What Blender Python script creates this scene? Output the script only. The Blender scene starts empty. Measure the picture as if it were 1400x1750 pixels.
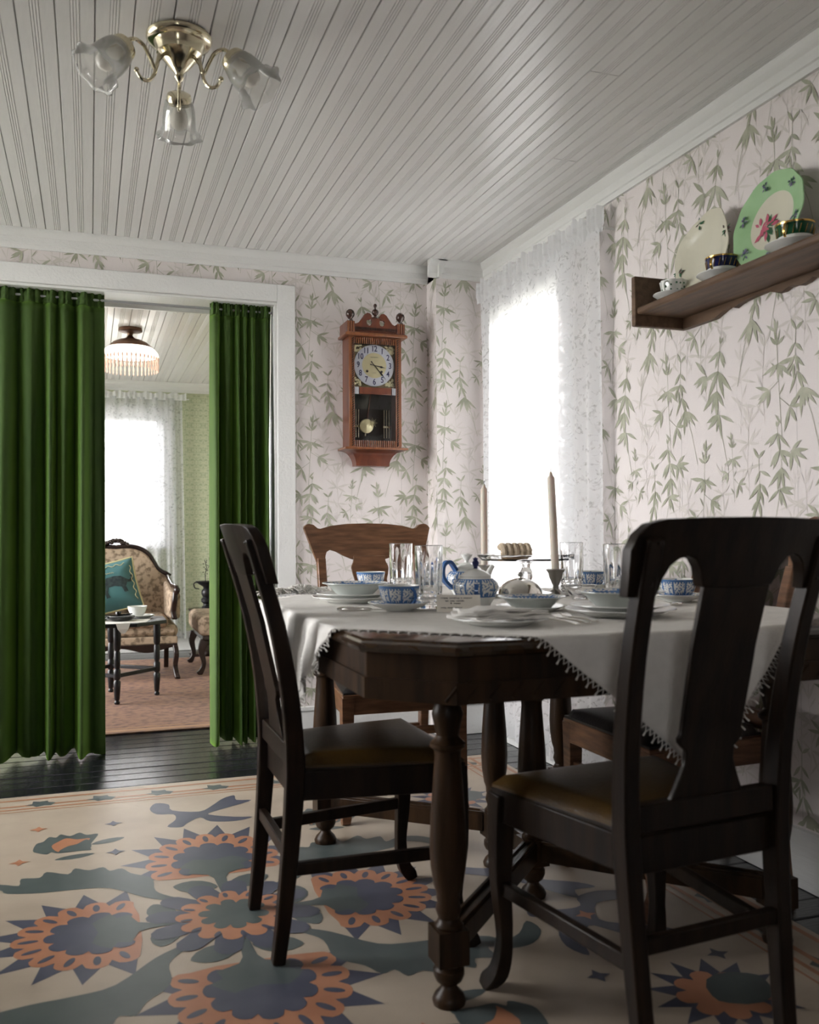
import bpy, bmesh, math, random
from mathutils import Vector, Matrix
PI = math.pi
R = math.radians
SC = bpy.context.scene
COL = SC.collection
random.seed(7)

# ---------------------------------------------------------------- camera, sky, light, exposure
cam_d = bpy.data.cameras.new('camera')
cam = bpy.data.objects.new('camera', cam_d)
COL.objects.link(cam)
SC.camera = cam
cam_d.sensor_fit = 'HORIZONTAL'
cam_d.sensor_width = 36.0
cam_d.lens = 36.0 * 1571.0 / 1400.0
cam_d.clip_start = 0.05
YAW, PIT, ROL = R(19.2), R(1.34), R(-0.305)
fwd = Vector((math.sin(YAW) * math.cos(PIT), math.cos(YAW) * math.cos(PIT), math.sin(PIT)))
rgt = Vector((math.cos(YAW), -math.sin(YAW), 0))
upv = rgt.cross(fwd)
r2 = rgt * math.cos(ROL) + upv * math.sin(ROL)
u2 = upv * math.cos(ROL) - rgt * math.sin(ROL)
mw = Matrix((r2, u2, -fwd)).transposed().to_4x4()
mw.translation = (0, 0, 1.0)
cam.matrix_world = mw
cam_d.dof.use_dof = True
cam_d.dof.focus_distance = 3.9
cam_d.dof.aperture_fstop = 5.0

world = bpy.data.worlds.new('overcast_sky')
SC.world = world
world.use_nodes = True
bg = world.node_tree.nodes['Background']
bg.inputs[0].default_value = (1.0, 0.985, 0.985, 1)
bg.inputs[1].default_value = 20.0

SC.view_settings.view_transform = 'Standard'
SC.view_settings.look = 'None'
SC.view_settings.gamma = 1.0
SC.view_settings.use_curve_mapping = False
SC.view_settings.exposure = 0.0
SC.cycles.use_denoising = True
SC.cycles.max_bounces = 10
SC.cycles.transparent_max_bounces = 24
SC.cycles.diffuse_bounces = 5
SC.cycles.transmission_bounces = 10
SC.cycles.sample_clamp_indirect = 8.0
SC.cycles.blur_glossy = 0.5


def portal(name, loc, rot, sx, sy):
    l = bpy.data.lights.new(name, 'AREA')
    l.shape = 'RECTANGLE'
    l.size, l.size_y = sx, sy
    l.cycles.is_portal = True
    o = bpy.data.objects.new(name, l)
    o.location = loc
    o.rotation_euler = rot
    COL.objects.link(o)


portal('daylight_portal_dining', (2.06, 3.76, 1.36), (0, R(90), 0), 1.4, 0.68)
portal('daylight_portal_parlor', (0.22, 8.36, 1.47), (R(-90), 0, 0), 0.8, 1.1)
portal('daylight_portal_side', (-1.86, 3.45, 1.48), (0, R(-90), 0), 1.56, 1.7)
portal('daylight_portal_front', (-.675, -1.96, 1.55), (R(90), 0, 0), .55, .8)
portal('daylight_portal_parlor_side', (-1.96, 6.45, 1.2), (0, R(-90), 0), 1.8, 2.9)

# ---------------------------------------------------------------- material helpers
MATS = {}


def nd(nt, t, **kw):
    n = nt.nodes.new(t)
    for k, v in kw.items():
        setattr(n, k, v)
    return n


def mat(name, col=(.5, .5, .5), rough=.5, metal=0., col2=None, nscale=8., nmap=(1, 1, 1), ndetail=4., nlo=.35, nhi=.65,
        bump=0., bscale=60., bmap=None, coat=0., sheen=0., sheen_tint=(1, 1, 1), trans=0., ior=1.45, emit=None, estr=0., spec=None, sss=0.):
    m = bpy.data.materials.new(name)
    m.use_nodes = True
    nt = m.node_tree
    b = nt.nodes['Principled BSDF']
    b.inputs['Base Color'].default_value = (*col, 1)
    b.inputs['Roughness'].default_value = rough
    b.inputs['Metallic'].default_value = metal
    b.inputs['Coat Weight'].default_value = coat
    b.inputs['Coat Roughness'].default_value = .12
    b.inputs['Sheen Weight'].default_value = sheen
    b.inputs['Sheen Tint'].default_value = (*sheen_tint, 1)
    b.inputs['Transmission Weight'].default_value = trans
    b.inputs['IOR'].default_value = ior
    b.inputs['Subsurface Weight'].default_value = sss
    if spec is not None:
        b.inputs['Specular IOR Level'].default_value = spec
    if emit:
        b.inputs['Emission Color'].default_value = (*emit, 1)
        b.inputs['Emission Strength'].default_value = estr
    tc = nd(nt, 'ShaderNodeTexCoord')
    if col2:
        mp = nd(nt, 'ShaderNodeMapping')
        mp.inputs['Scale'].default_value = nmap
        no = nd(nt, 'ShaderNodeTexNoise')
        no.inputs['Scale'].default_value = nscale
        no.inputs['Detail'].default_value = ndetail
        rp = nd(nt, 'ShaderNodeValToRGB')
        rp.color_ramp.elements[0].position = nlo
        rp.color_ramp.elements[1].position = nhi
        rp.color_ramp.elements[0].color = (*col, 1)
        rp.color_ramp.elements[1].color = (*col2, 1)
        nt.links.new(tc.outputs['Object'], mp.inputs[0])
        nt.links.new(mp.outputs[0], no.inputs[0])
        nt.links.new(no.outputs[0], rp.inputs[0])
        nt.links.new(rp.outputs[0], b.inputs['Base Color'])
    if bump:
        mp = nd(nt, 'ShaderNodeMapping')
        mp.inputs['Scale'].default_value = bmap or (1, 1, 1)
        no = nd(nt, 'ShaderNodeTexNoise')
        no.inputs['Scale'].default_value = bscale
        no.inputs['Detail'].default_value = 5
        bp = nd(nt, 'ShaderNodeBump')
        bp.inputs['Strength'].default_value = bump
        bp.inputs['Distance'].default_value = .01
        nt.links.new(tc.outputs['Object'], mp.inputs[0])
        nt.links.new(mp.outputs[0], no.inputs[0])
        nt.links.new(no.outputs[0], bp.inputs['Height'])
        nt.links.new(bp.outputs[0], b.inputs['Normal'])
    MATS[name] = m
    return m


def thin_glass(name, tint=(1, 1, 1), amt=.08, rough=.02, dirt=0.):
    m = bpy.data.materials.new(name)
    m.use_nodes = True
    nt = m.node_tree
    nt.nodes.remove(nt.nodes['Principled BSDF'])
    out = nt.nodes['Material Output']
    tr = nd(nt, 'ShaderNodeBsdfTransparent')
    tr.inputs[0].default_value = (*tint, 1)
    gl = nd(nt, 'ShaderNodeBsdfGlossy')
    gl.inputs['Roughness'].default_value = rough
    lw = nd(nt, 'ShaderNodeLayerWeight')
    lw.inputs[0].default_value = .25
    mth = nd(nt, 'ShaderNodeMath', operation='MULTIPLY_ADD')
    mth.inputs[1].default_value = .8
    mth.inputs[2].default_value = amt
    mx = nd(nt, 'ShaderNodeMixShader')
    nt.links.new(lw.outputs['Fresnel'], mth.inputs[0])
    nt.links.new(mth.outputs[0], mx.inputs[0])
    nt.links.new(tr.outputs[0], mx.inputs[1])
    nt.links.new(gl.outputs[0], mx.inputs[2])
    last = mx
    if dirt:
        df = nd(nt, 'ShaderNodeBsdfDiffuse')
        df.inputs[0].default_value = (.9, .9, .88, 1)
        tl = nd(nt, 'ShaderNodeBsdfTranslucent')
        tl.inputs[0].default_value = (.9, .9, .88, 1)
        ad = nd(nt, 'ShaderNodeMixShader')
        nt.links.new(df.outputs[0], ad.inputs[1])
        nt.links.new(tl.outputs[0], ad.inputs[2])
        m2 = nd(nt, 'ShaderNodeMixShader')
        m2.inputs[0].default_value = dirt
        nt.links.new(mx.outputs[0], m2.inputs[1])
        nt.links.new(ad.outputs[0], m2.inputs[2])
        last = m2
    nt.links.new(last.outputs[0], out.inputs[0])
    MATS[name] = m
    return m


def lace_mat(name, scale=26., hole=.62, col=(.9, .91, .92), base=.42, lo=.30, hi=.52):
    """net curtain: transparent holes between translucent threads, denser where the flowers are woven in"""
    m = bpy.data.materials.new(name)
    m.use_nodes = True
    nt = m.node_tree
    nt.nodes.remove(nt.nodes['Principled BSDF'])
    out = nt.nodes['Material Output']
    uv = nd(nt, 'ShaderNodeUVMap')
    no = nd(nt, 'ShaderNodeTexNoise')
    no.inputs['Scale'].default_value = scale * .55
    no.inputs['Detail'].default_value = 2
    no.inputs['Distortion'].default_value = 2.2
    vo = nd(nt, 'ShaderNodeTexVoronoi')
    vo.inputs['Scale'].default_value = scale
    vo.feature = 'SMOOTH_F1'
    mx0 = nd(nt, 'ShaderNodeMath', operation='MULTIPLY')
    nt.links.new(uv.outputs[0], no.inputs[0])
    nt.links.new(uv.outputs[0], vo.inputs[0])
    rp = nd(nt, 'ShaderNodeValToRGB')
    rp.color_ramp.elements[0].position = lo
    rp.color_ramp.elements[1].position = hi
    rp.color_ramp.elements[0].color = (base, base, base, 1)
    rp.color_ramp.elements[1].color = (hole + .25, hole + .25, hole + .25, 1)
    nt.links.new(no.outputs[0], mx0.inputs[0])
    ad = nd(nt, 'ShaderNodeMath', operation='ADD')
    ad.inputs[1].default_value = .72
    nt.links.new(vo.outputs[0], ad.inputs[0])
    nt.links.new(ad.outputs[0], mx0.inputs[1])
    nt.links.new(mx0.outputs[0], rp.inputs[0])
    tr = nd(nt, 'ShaderNodeBsdfTransparent')
    df = nd(nt, 'ShaderNodeBsdfDiffuse')
    df.inputs[0].default_value = (*col, 1)
    tl = nd(nt, 'ShaderNodeBsdfTranslucent')
    tl.inputs[0].default_value = (*col, 1)
    fab = nd(nt, 'ShaderNodeMixShader')
    fab.inputs[0].default_value = .55
    nt.links.new(df.outputs[0], fab.inputs[1])
    nt.links.new(tl.outputs[0], fab.inputs[2])
    mx = nd(nt, 'ShaderNodeMixShader')
    nt.links.new(rp.outputs[0], mx.inputs[0])
    nt.links.new(tr.outputs[0], mx.inputs[1])
    nt.links.new(fab.outputs[0], mx.inputs[2])
    nt.links.new(mx.outputs[0], out.inputs[0])
    MATS[name] = m
    return m


def transfer_mat(name, panels=9.):
    """blue transfer print on white china, read from the band's own UV (u round the pot, v across the band)"""
    m = bpy.data.materials.new(name)
    m.use_nodes = True
    nt = m.node_tree
    b = nt.nodes['Principled BSDF']
    b.inputs['Roughness'].default_value = .15
    uv = nd(nt, 'ShaderNodeUVMap')
    sp = nd(nt, 'ShaderNodeSeparateXYZ')
    nt.links.new(uv.outputs[0], sp.inputs[0])

    def mth(op, a, bb=None, c=None):
        n = nd(nt, 'ShaderNodeMath', operation=op)
        for i, x in enumerate((a, bb, c)):
            if x is None:
                continue
            if isinstance(x, (int, float)):
                n.inputs[i].default_value = x
            else:
                nt.links.new(x, n.inputs[i])
        return n.outputs[0]
    u, v = sp.outputs[0], sp.outputs[1]
    fu = mth('FRACT', mth('MULTIPLY', u, panels))
    bars = mth('LESS_THAN', mth('ABSOLUTE', mth('SUBTRACT', fu, .5)), .07)
    edge = mth('GREATER_THAN', mth('ABSOLUTE', mth('SUBTRACT', v, .5)), .34)
    chain = mth('GREATER_THAN', mth('SINE', mth('MULTIPLY', u, 260.)), -.25)
    border = mth('MULTIPLY', edge, chain)
    rim = mth('GREATER_THAN', mth('ABSOLUTE', mth('SUBTRACT', v, .5)), .45)
    mp = nd(nt, 'ShaderNodeMapping')
    mp.inputs['Scale'].default_value = (62, 7.5, 1)
    nt.links.new(uv.outputs[0], mp.inputs[0])
    no = nd(nt, 'ShaderNodeTexNoise')
    no.inputs['Scale'].default_value = 1.0
    no.inputs['Detail'].default_value = 1.5
    nt.links.new(mp.outputs[0], no.inputs[0])
    flow = mth('GREATER_THAN', no.outputs[0], .55)
    k = mth('MAXIMUM', mth('MAXIMUM', bars, border), mth('MAXIMUM', rim, flow))
    rp = nd(nt, 'ShaderNodeMix', data_type='RGBA')
    nt.links.new(k, rp.inputs[0])
    rp.inputs[6].default_value = (.72, .72, .68, 1)
    rp.inputs[7].default_value = (.075, .17, .36, 1)
    nt.links.new(rp.outputs[2], b.inputs['Base Color'])
    MATS[name] = m
    return m


# paints, woods, metals ...
mat('white_paint', (.74, .745, .73), .32, bump=.25, bscale=30, bmap=(3, .3, 3))
mat('ceiling_paint', (.78, .775, .77), .22, bump=.10, bscale=22, bmap=(3, .4, 3))
mat('wallpaper', (.75, .70, .685), .75, bump=.12, bscale=260)
mat('leaf_print', (.31, .32, .235), .75, col2=(.46, .465, .37), nscale=16)
mat('leaf_ghost', (.61, .575, .53), .75, col2=(.70, .655, .625), nscale=14)
mat('seam_line', (.56, .53, .51), .8)  # slightly darker line along the wallpaper seams
mat('dark_wood', (.016, .009, .005), .36, col2=(.042, .022, .010), nscale=6, nmap=(5, 5, .7), bump=.08, bscale=40, bmap=(6, 6, .6), spec=.22)
mat('table_polish', (.020, .011, .006), .12, col2=(.040, .021, .010), nscale=6, nmap=(5, .8, 5), coat=.4)
mat('chair_wood', (.008, .0048, .0035), .36, col2=(.018, .0105, .006), nscale=6, nmap=(6, 6, .7), bump=.08, bscale=40, bmap=(6, 6, .6), spec=.22)
mat('oak_wood', (.10, .046, .022), .34, col2=(.23, .112, .058), nscale=9, nmap=(1.2, 1.2, 9), nlo=.3, nhi=.7, bump=.1, bscale=50, bmap=(1, 1, 8), coat=.15)
mat('shelf_wood', (.085, .048, .026), .5, col2=(.15, .088, .05), nscale=7, nmap=(6, .8, 6), bump=.1, bscale=40, bmap=(6, .6, 6))
mat('clock_wood', (.095, .024, .011), .30, col2=(.15, .040, .017), nscale=9, nmap=(4, 4, .9), coat=.4)
mat('clock_gold_wood', (.22, .080, .028), .3, col2=(.15, .046, .018), nscale=12, nmap=(5, 5, 1), coat=.4)
mat('clock_dark', (.012, .009, .007), .4)
mat('finial_brown', (.045, .018, .012), .2, coat=.4)
mat('brass', (.66, .60, .44), .16, 1.)
mat('dial_brass', (.78, .72, .46), .3, 1.)
mat('dial_bronze', (.16, .12, .06), .4, .8)
mat('dial_white', (.80, .82, .90), .4)
mat('ink_black', (.008, .008, .012), .5)
mat('ink_blue', (.02, .025, .12), .5)
mat('silver', (.78, .76, .72), .16, 1.)
mat('pewter', (.30, .29, .27), .30, 1.)
mat('porcelain', (.74, .75, .72), .12)
mat('porcelain_grey', (.55, .58, .55), .15)
mat('cobalt', (.03, .10, .28), .15)
mat('candle_wax', (.56, .52, .44), .45, sss=.15)
mat('wick', (.02, .018, .016), .9)
mat('linen', (.74, .72, .68), .9, col2=(.80, .78, .74), nscale=30, bump=.35, bscale=420)
mat('crochet', (.74, .72, .68), .9)
mat('card_paper', (.82, .78, .70), .8)
mat('cake_crumb', (.50, .29, .13), .9, col2=(.62, .42, .22), nscale=60, bump=.8, bscale=120)
mat('cake_icing', (.46, .36, .25), .7, col2=(.60, .50, .38), nscale=50, bump=.5, bscale=80)
mat('cake_red', (.42, .10, .05), .6)
mat('leather', (.040, .023, .008), .33, col2=(.085, .046, .010), nscale=5, bump=.15, bscale=150)
mat('leather_dark', (.016, .015, .016), .36, col2=(.028, .024, .022), nscale=5, bump=.15, bscale=150)
mat('rug_cloth', (.38, .315, .245), .38, col2=(.46, .39, .305), nscale=5, ndetail=7, bump=.12, bscale=300)
mat('rug_blue', (.060, .066, .098), .38, col2=(.085, .090, .125), nscale=7)
mat('rug_green', (.070, .088, .088), .38, col2=(.095, .115, .112), nscale=7)
mat('rug_orange', (.36, .155, .085), .38, col2=(.45, .21, .12), nscale=6)
mat('rug_line', (.36, .18, .10), .38)
mat('floor_paint', (.010, .011, .014), .15, col2=(.018, .018, .022), nscale=5, nmap=(1, 6, 1), bump=.14, bscale=26, bmap=(1.2, 6, 4), spec=.9)
mat('velvet', (.018, .044, .003), .8, col2=(.028, .060, .004), nscale=3, sheen=.5, sheen_tint=(.30, .60, .06))
mat('green_damask', (.42, .47, .29), .8)
mat('iron_black', (.008, .008, .010), .35)
mat('parlor_rug', (.28, .165, .115), .7, col2=(.15, .085, .075), nscale=22, nlo=.44, nhi=.66, ndetail=6)
mat('parlor_rug_border', (.40, .24, .15), .85)
mat('mahogany', (.020, .010, .008), .25, coat=.3)
mat('cushion_teal', (.04, .13, .14), .45, col2=(.06, .17, .175), nscale=6, sheen=.2)
mat('cushion_cord', (.50, .45, .25), .8)
mat('cat_print', (.012, .022, .026), .55, col2=(.035, .055, .055), nscale=60)
mat('tapestry', (.42, .32, .23), .9, col2=(.17, .125, .085), nscale=30, nlo=.46, nhi=.62)
mat('lamp_metal', (.16, .085, .055), .4, .7)
mat('milk_glass', (.9, .86, .8), .3, emit=(1., .86, .72), estr=3.0)
mat('bead_pink', (.85, .62, .52), .25, emit=(1., .72, .6), estr=.2)
mat('bulb_glass', (.8, .78, .72), .25)
mat('plate_green', (.30, .50, .26), .15, col2=(.36, .56, .31), nscale=8)
mat('plate_cream', (.62, .60, .48), .2)
mat('rose_pink', (.48, .10, .16), .3)
mat('rose_leaf', (.03, .11, .05), .3)
mat('flower_violet', (.12, .09, .20), .3)
mat('cup_navy', (.012, .015, .075), .12)
mat('cup_green', (.008, .07, .028), .12)
mat('gilt', (.62, .40, .12), .2, 1.)
mat('steel_grey', (.42, .43, .45), .3, .6)
mat('outside_ground', (.25, .25, .22), .9)
mat('tile_black', (.012, .012, .013), .2)
thin_glass('pane_glass', amt=.03)
thin_glass('clock_glass', amt=.02)
thin_glass('shade_glass', (1, 1, .99), amt=.08, rough=.08, dirt=.12)
lace_mat('lace', scale=44, base=.54, hole=.74, col=(.88, .885, .90))
lace_mat('lace_parlor', scale=48, base=.36, hole=.44, col=(.70, .71, .74))
lace_mat('lace_gather', scale=30, base=.86, hole=.74)
transfer_mat('blue_transfer')
g = mat('crystal', (1, 1, 1), 0.0, trans=1., ior=1.47)

# damask figure for the far parlor wall (too far off to tell the pieces apart)
nt = MATS['green_damask'].node_tree
b = nt.nodes['Principled BSDF']
tc = nd(nt, 'ShaderNodeTexCoord')
mp = nd(nt, 'ShaderNodeMapping')
mp.inputs['Scale'].default_value = (8.5, 1, 4.6)
nt.links.new(tc.outputs['Object'], mp.inputs[0])
ppn = nd(nt, 'ShaderNodeVectorMath', operation='FRACTION')
nt.links.new(mp.outputs[0], ppn.inputs[0])
sb = nd(nt, 'ShaderNodeVectorMath', operation='SUBTRACT')
sb.inputs[1].default_value = (.5, .5, .5)
nt.links.new(ppn.outputs[0], sb.inputs[0])
ab = nd(nt, 'ShaderNodeVectorMath', operation='ABSOLUTE')
nt.links.new(sb.outputs[0], ab.inputs[0])
no = nd(nt, 'ShaderNodeTexNoise')
no.inputs['Scale'].default_value = 13.0
no.inputs['Detail'].default_value = 2
nt.links.new(ab.outputs[0], no.inputs[0])
rp = nd(nt, 'ShaderNodeValToRGB')
rp.color_ramp.elements[0].position = .49
rp.color_ramp.elements[1].position = .54
rp.color_ramp.elements[0].color = (.56, .59, .42, 1)
rp.color_ramp.elements[1].color = (.40, .46, .30, 1)
nt.links.new(no.outputs[0], rp.inputs[0])
nt.links.new(rp.outputs[0], b.inputs['Base Color'])


# ---------------------------------------------------------------- mesh builder
class MB:
    def __init__(s):
        s.v, s.f, s.m, s.uv = [], [], [], []

    def add(s, verts, faces, mi=0, uvs=None):
        o = len(s.v)
        s.v += [tuple(p) for p in verts]
        for i, f in enumerate(faces):
            s.f.append([o + k for k in f])
            s.m.append(mi[i] if isinstance(mi, (list, tuple)) else mi)
            s.uv.append(uvs[i] if uvs else None)
        return s

    def box(s, x0, x1, y0, y1, z0, z1, mi=0):
        v = [(x, y, z) for z in (z0, z1) for y in (y0, y1) for x in (x0, x1)]
        return s.add(v, [(0, 2, 3, 1), (4, 5, 7, 6), (0, 1, 5, 4), (2, 6, 7, 3), (0, 4, 6, 2), (1, 3, 7, 5)], mi)

    def lathe(s, prof, seg=32, c=(0, 0, 0), mi=0, M=None, rmod=None, bands=None):
        """prof: (r, z) list. bands: {ring index: (material, v0, v1)}"""
        n = len(prof)
        v, f, ms, us = [], [], [], []
        for (r, z) in prof:
            for k in range(seg):
                a = 2 * PI * k / seg
                rr = r * (rmod(a, z, r) if rmod else 1)
                p = Vector((rr * math.cos(a), rr * math.sin(a), z))
                if M:
                    p = M @ p
                v.append((p.x + c[0], p.y + c[1], p.z + c[2]))
        for i in range(n - 1):
            bm = bands.get(i) if bands else None
            for k in range(seg):
                k2 = (k + 1) % seg
                f.append((i * seg + k, i * seg + k2, (i + 1) * seg + k2, (i + 1) * seg + k))
                ms.append(bm[0] if bm else (mi[i] if isinstance(mi, (list, tuple)) else mi))
                v0, v1 = (bm[1], bm[2]) if bm else (0, 1)
                us.append(((k / seg, v0), ((k + 1) / seg, v0), ((k + 1) / seg, v1), (k / seg, v1)))
        if prof[0][0] > 1e-5:
            f.append(tuple(range(seg))[::-1]); ms.append(mi if not isinstance(mi, (list, tuple)) else mi[0]); us.append(None)
        if prof[-1][0] > 1e-5:
            f.append(tuple((n - 1) * seg + k for k in range(seg))); ms.append(mi if not isinstance(mi, (list, tuple)) else mi[-1]); us.append(None)
        return s.add(v, f, ms, us)

    def tube(s, path, r, seg=8, mi=0, closed=False):
        P = [Vector(p) for p in path]
        n = len(P)
        rs = r if isinstance(r, (list, tuple)) else [r] * n
        t0 = (P[1] - P[0]).normalized()
        nrm = t0.orthogonal().normalized()
        v, f = [], []
        for i in range(n):
            if closed:
                t = (P[(i + 1) % n] - P[i - 1]).normalized()
            else:
                t = (P[min(i + 1, n - 1)] - P[max(i - 1, 0)]).normalized()
            nrm = (nrm - t * nrm.dot(t))
            nrm = nrm.normalized() if nrm.length > 1e-6 else t.orthogonal().normalized()
            bn = t.cross(nrm)
            for k in range(seg):
                a = 2 * PI * k / seg
                v.append(P[i] + (nrm * math.cos(a) + bn * math.sin(a)) * rs[i])
        for i in range(n if closed else n - 1):
            j = (i + 1) % n
            for k in range(seg):
                k2 = (k + 1) % seg
                f.append((i * seg + k, i * seg + k2, j * seg + k2, j * seg + k))
        if not closed:
            f.append(tuple(range(seg))[::-1])
            f.append(tuple((n - 1) * seg + k for k in range(seg)))
        return s.add(v, f, mi)

    def rsweep(s, path, ws, hs, side=(0, 1, 0), mi=0):
        """rectangular section: ws along the fixed side vector, hs along the normal"""
        P = [Vector(p) for p in path]
        n = len(P)
        if not isinstance(ws, (list, tuple)): ws = [ws] * n
        if not isinstance(hs, (list, tuple)): hs = [hs] * n
        sd = Vector(side).normalized()
        v, f = [], []
        for i in range(n):
            t = (P[min(i + 1, n - 1)] - P[max(i - 1, 0)]).normalized()
            nr = t.cross(sd).normalized()
            for (a, bb) in ((-1, -1), (1, -1), (1, 1), (-1, 1)):
                v.append(P[i] + sd * (a * ws[i] / 2) + nr * (bb * hs[i] / 2))
        for i in range(n - 1):
            for k in range(4):
                k2 = (k + 1) % 4
                f.append((i * 4 + k, i * 4 + k2, i * 4 + 4 + k2, i * 4 + 4 + k))
        f.append((3, 2, 1, 0))
        f.append(tuple((n - 1) * 4 + k for k in range(4)))
        return s.add(v, f, mi)

    def prism(s, poly, h0, h1, fn=None, mi=0, mside=None):
        """poly in 2D, extruded h0..h1; fn(u, v, h) -> xyz"""
        fn = fn or (lambda u, v, h: (u, v, h))
        n = len(poly)
        v = [fn(u, w, h0) for u, w in poly] + [fn(u, w, h1) for u, w in poly]
        f = [tuple(range(n))[::-1], tuple(range(n, 2 * n))] + [(i, (i + 1) % n, n + (i + 1) % n, n + i) for i in range(n)]
        return s.add(v, f, [mi, mi] + [mside if mside is not None else mi] * n)

    def flat(s, poly, z, mi=0, fn=None):
        fn = fn or (lambda u, v, h: (u, v, h))
        return s.add([fn(u, w, z) for u, w in poly], [tuple(range(len(poly)))], mi)

    def slab(s, rows, mi=0):
        """rows: list of quads (4 points each) joined into a solid"""
        n = len(rows)
        v = [p for r in rows for p in r]
        f = []
        for i in range(n - 1):
            for k in range(4):
                k2 = (k + 1) % 4
                f.append((i * 4 + k, i * 4 + k2, i * 4 + 4 + k2, i * 4 + 4 + k))
        f.append((3, 2, 1, 0))
        f.append(tuple((n - 1) * 4 + k for k in range(4)))
        return s.add(v, f, mi)

    def grid(s, fn, nu, nv, mi=0):
        v = [fn(i / nu, j / nv) for j in range(nv + 1) for i in range(nu + 1)]
        f, us = [], []
        for j in range(nv):
            for i in range(nu):
                a = j * (nu + 1) + i
                f.append((a, a + 1, a + nu + 2, a + nu + 1))
                us.append(((i / nu, j / nv), ((i + 1) / nu, j / nv), ((i + 1) / nu, (j + 1) / nv), (i / nu, (j + 1) / nv)))
        return s.add(v, f, mi, us)

    def sphere(s, c, r, seg=16, rings=10, sc=(1, 1, 1), mi=0):
        v, f = [], []
        for j in range(rings + 1):
            th = PI * j / rings
            for k in range(seg):
                a = 2 * PI * k / seg
                v.append((c[0] + r * sc[0] * math.sin(th) * math.cos(a), c[1] + r * sc[1] * math.sin(th) * math.sin(a), c[2] - r * sc[2] * math.cos(th)))
        for j in range(rings):
            for k in range(seg):
                k2 = (k + 1) % seg
                f.append((j * seg + k, j * seg + k2, (j + 1) * seg + k2, (j + 1) * seg + k))
        return s.add(v, f, mi)

    def xform(s, M):
        s.v = [tuple(M @ Vector(p)) for p in s.v]
        return s

    def mesh(s, name, mats, smooth=True, angle=38, uvscale=None):
        me = bpy.data.meshes.new(name)
        me.from_pydata(s.v, [], s.f)
        if isinstance(mats, str): mats = [mats]
        for m in mats:
            me.materials.append(MATS[m])
        if len(mats) > 1:
            me.polygons.foreach_set('material_index', s.m)
        if any(u is not None for u in s.uv):
            ul = me.uv_layers.new(name='UVMap')
            li = 0
            for f, u in zip(s.f, s.uv):
                for k in range(len(f)):
                    if u is not None:
                        ul.data[li].uv = u[k] if not uvscale else (u[k][0] * uvscale[0], u[k][1] * uvscale[1])
                    li += 1
        if smooth:
            me.polygons.foreach_set('use_smooth', [True] * len(me.polygons))
            me.set_sharp_from_angle(angle=R(angle))
        me.update()
        return me

    def build(s, name, mats, parent=None, smooth=True, angle=38, bevel=0, sub=0, solid=0, uvscale=None, kind=None, label=None):
        o = bpy.data.objects.new(name, s.mesh(name, mats, smooth, angle, uvscale))
        COL.objects.link(o)
        if parent: o.parent = parent
        if solid:
            md = o.modifiers.new('thickness', 'SOLIDIFY'); md.thickness = solid; md.offset = 0
        if bevel:
            md = o.modifiers.new('edges', 'BEVEL'); md.width = bevel; md.segments = 2; md.limit_method = 'ANGLE'; md.angle_limit = R(45)
        if sub:
            md = o.modifiers.new('smooth', 'SUBSURF'); md.levels = sub; md.render_levels = sub
        if kind: o['kind'] = kind
        if label: o['label'] = label
        return o


def thing(name, label, cat, loc=(0, 0, 0), rz=0., group=None):
    o = bpy.data.objects.new(name, None)
    o.empty_display_size = .05
    o.location = loc
    o.rotation_euler = (0, 0, rz)
    COL.objects.link(o)
    return tag(o, label, cat, group)


def tag(o, label, cat, group=None, kind=None):
    o['label'] = label
    o['category'] = cat
    if group: o['group'] = group
    if kind: o['kind'] = kind
    return o


def struct(o, label=None):
    o['kind'] = 'structure'
    if label: o['label'] = label
    return o


def link_copy(src, parent, loc=None, rot=None):
    c = src.copy()
    COL.objects.link(c)
    c.parent = parent
    if loc is not None: c.location = loc
    if rot is not None: c.rotation_euler = rot
    return c


def lerp(a, bb, t): return a + (bb - a) * t


def interp(tab, x):
    if x <= tab[0][0]: return tab[0][1]
    for (a, va), (c, vc) in zip(tab, tab[1:]):
        if x <= c:
            t = (x - a) / (c - a)
            return va + (vc - va) * t
    return tab[-1][1]


def smooth_path(pts, n=6):
    P = [Vector(p) for p in pts]
    out = []
    for i in range(len(P) - 1):
        p0, p1, p2, p3 = P[max(i - 1, 0)], P[i], P[i + 1], P[min(i + 2, len(P) - 1)]
        for k in range(n):
            t = k / n
            out.append(.5 * ((2 * p1) + (p2 - p0) * t + (2 * p0 - 5 * p1 + 4 * p2 - p3) * t * t + (3 * p1 - p0 - 3 * p2 + p3) * t ** 3))
    out.append(P[-1])
    return out


# ================================================================= THE SETTING
XL, XR, YB, YF, ZC = -1.7, 1.9, 4.4, -1.8, 2.36          # dining room
PXL, PXR, PY0, PY1, PZC = -1.8, 2.4, 4.6, 8.2, 2.32      # parlor beyond the curtained doorway
DX0, DX1, DZ = -1.05, .855, 2.123                        # doorway opening

# ---- floor: painted planks running across
fl = struct(MB().box(-2.0, 2.6, -3.5, 8.4, -.12, -.021).build('floor', 'iron_black'), 'black painted plank floor')
pl = MB().box(-2.0, 2.45, -.0475, .0465, -.02, 0)
proto = pl.build('floor_plank', 'floor_paint', fl, bevel=.0045)
proto.location = (0, -3.2, 0)
yy = -3.2 + .096
while yy < 8.25:
    c = link_copy(proto, fl, (random.uniform(-.01, .0), yy, random.uniform(-.0018, 0)), (random.uniform(-.012, .012), 0, 0))
    yy += .096

# ---- ceilings: beaded boards running away from the camera
PITCH = .0985


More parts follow.
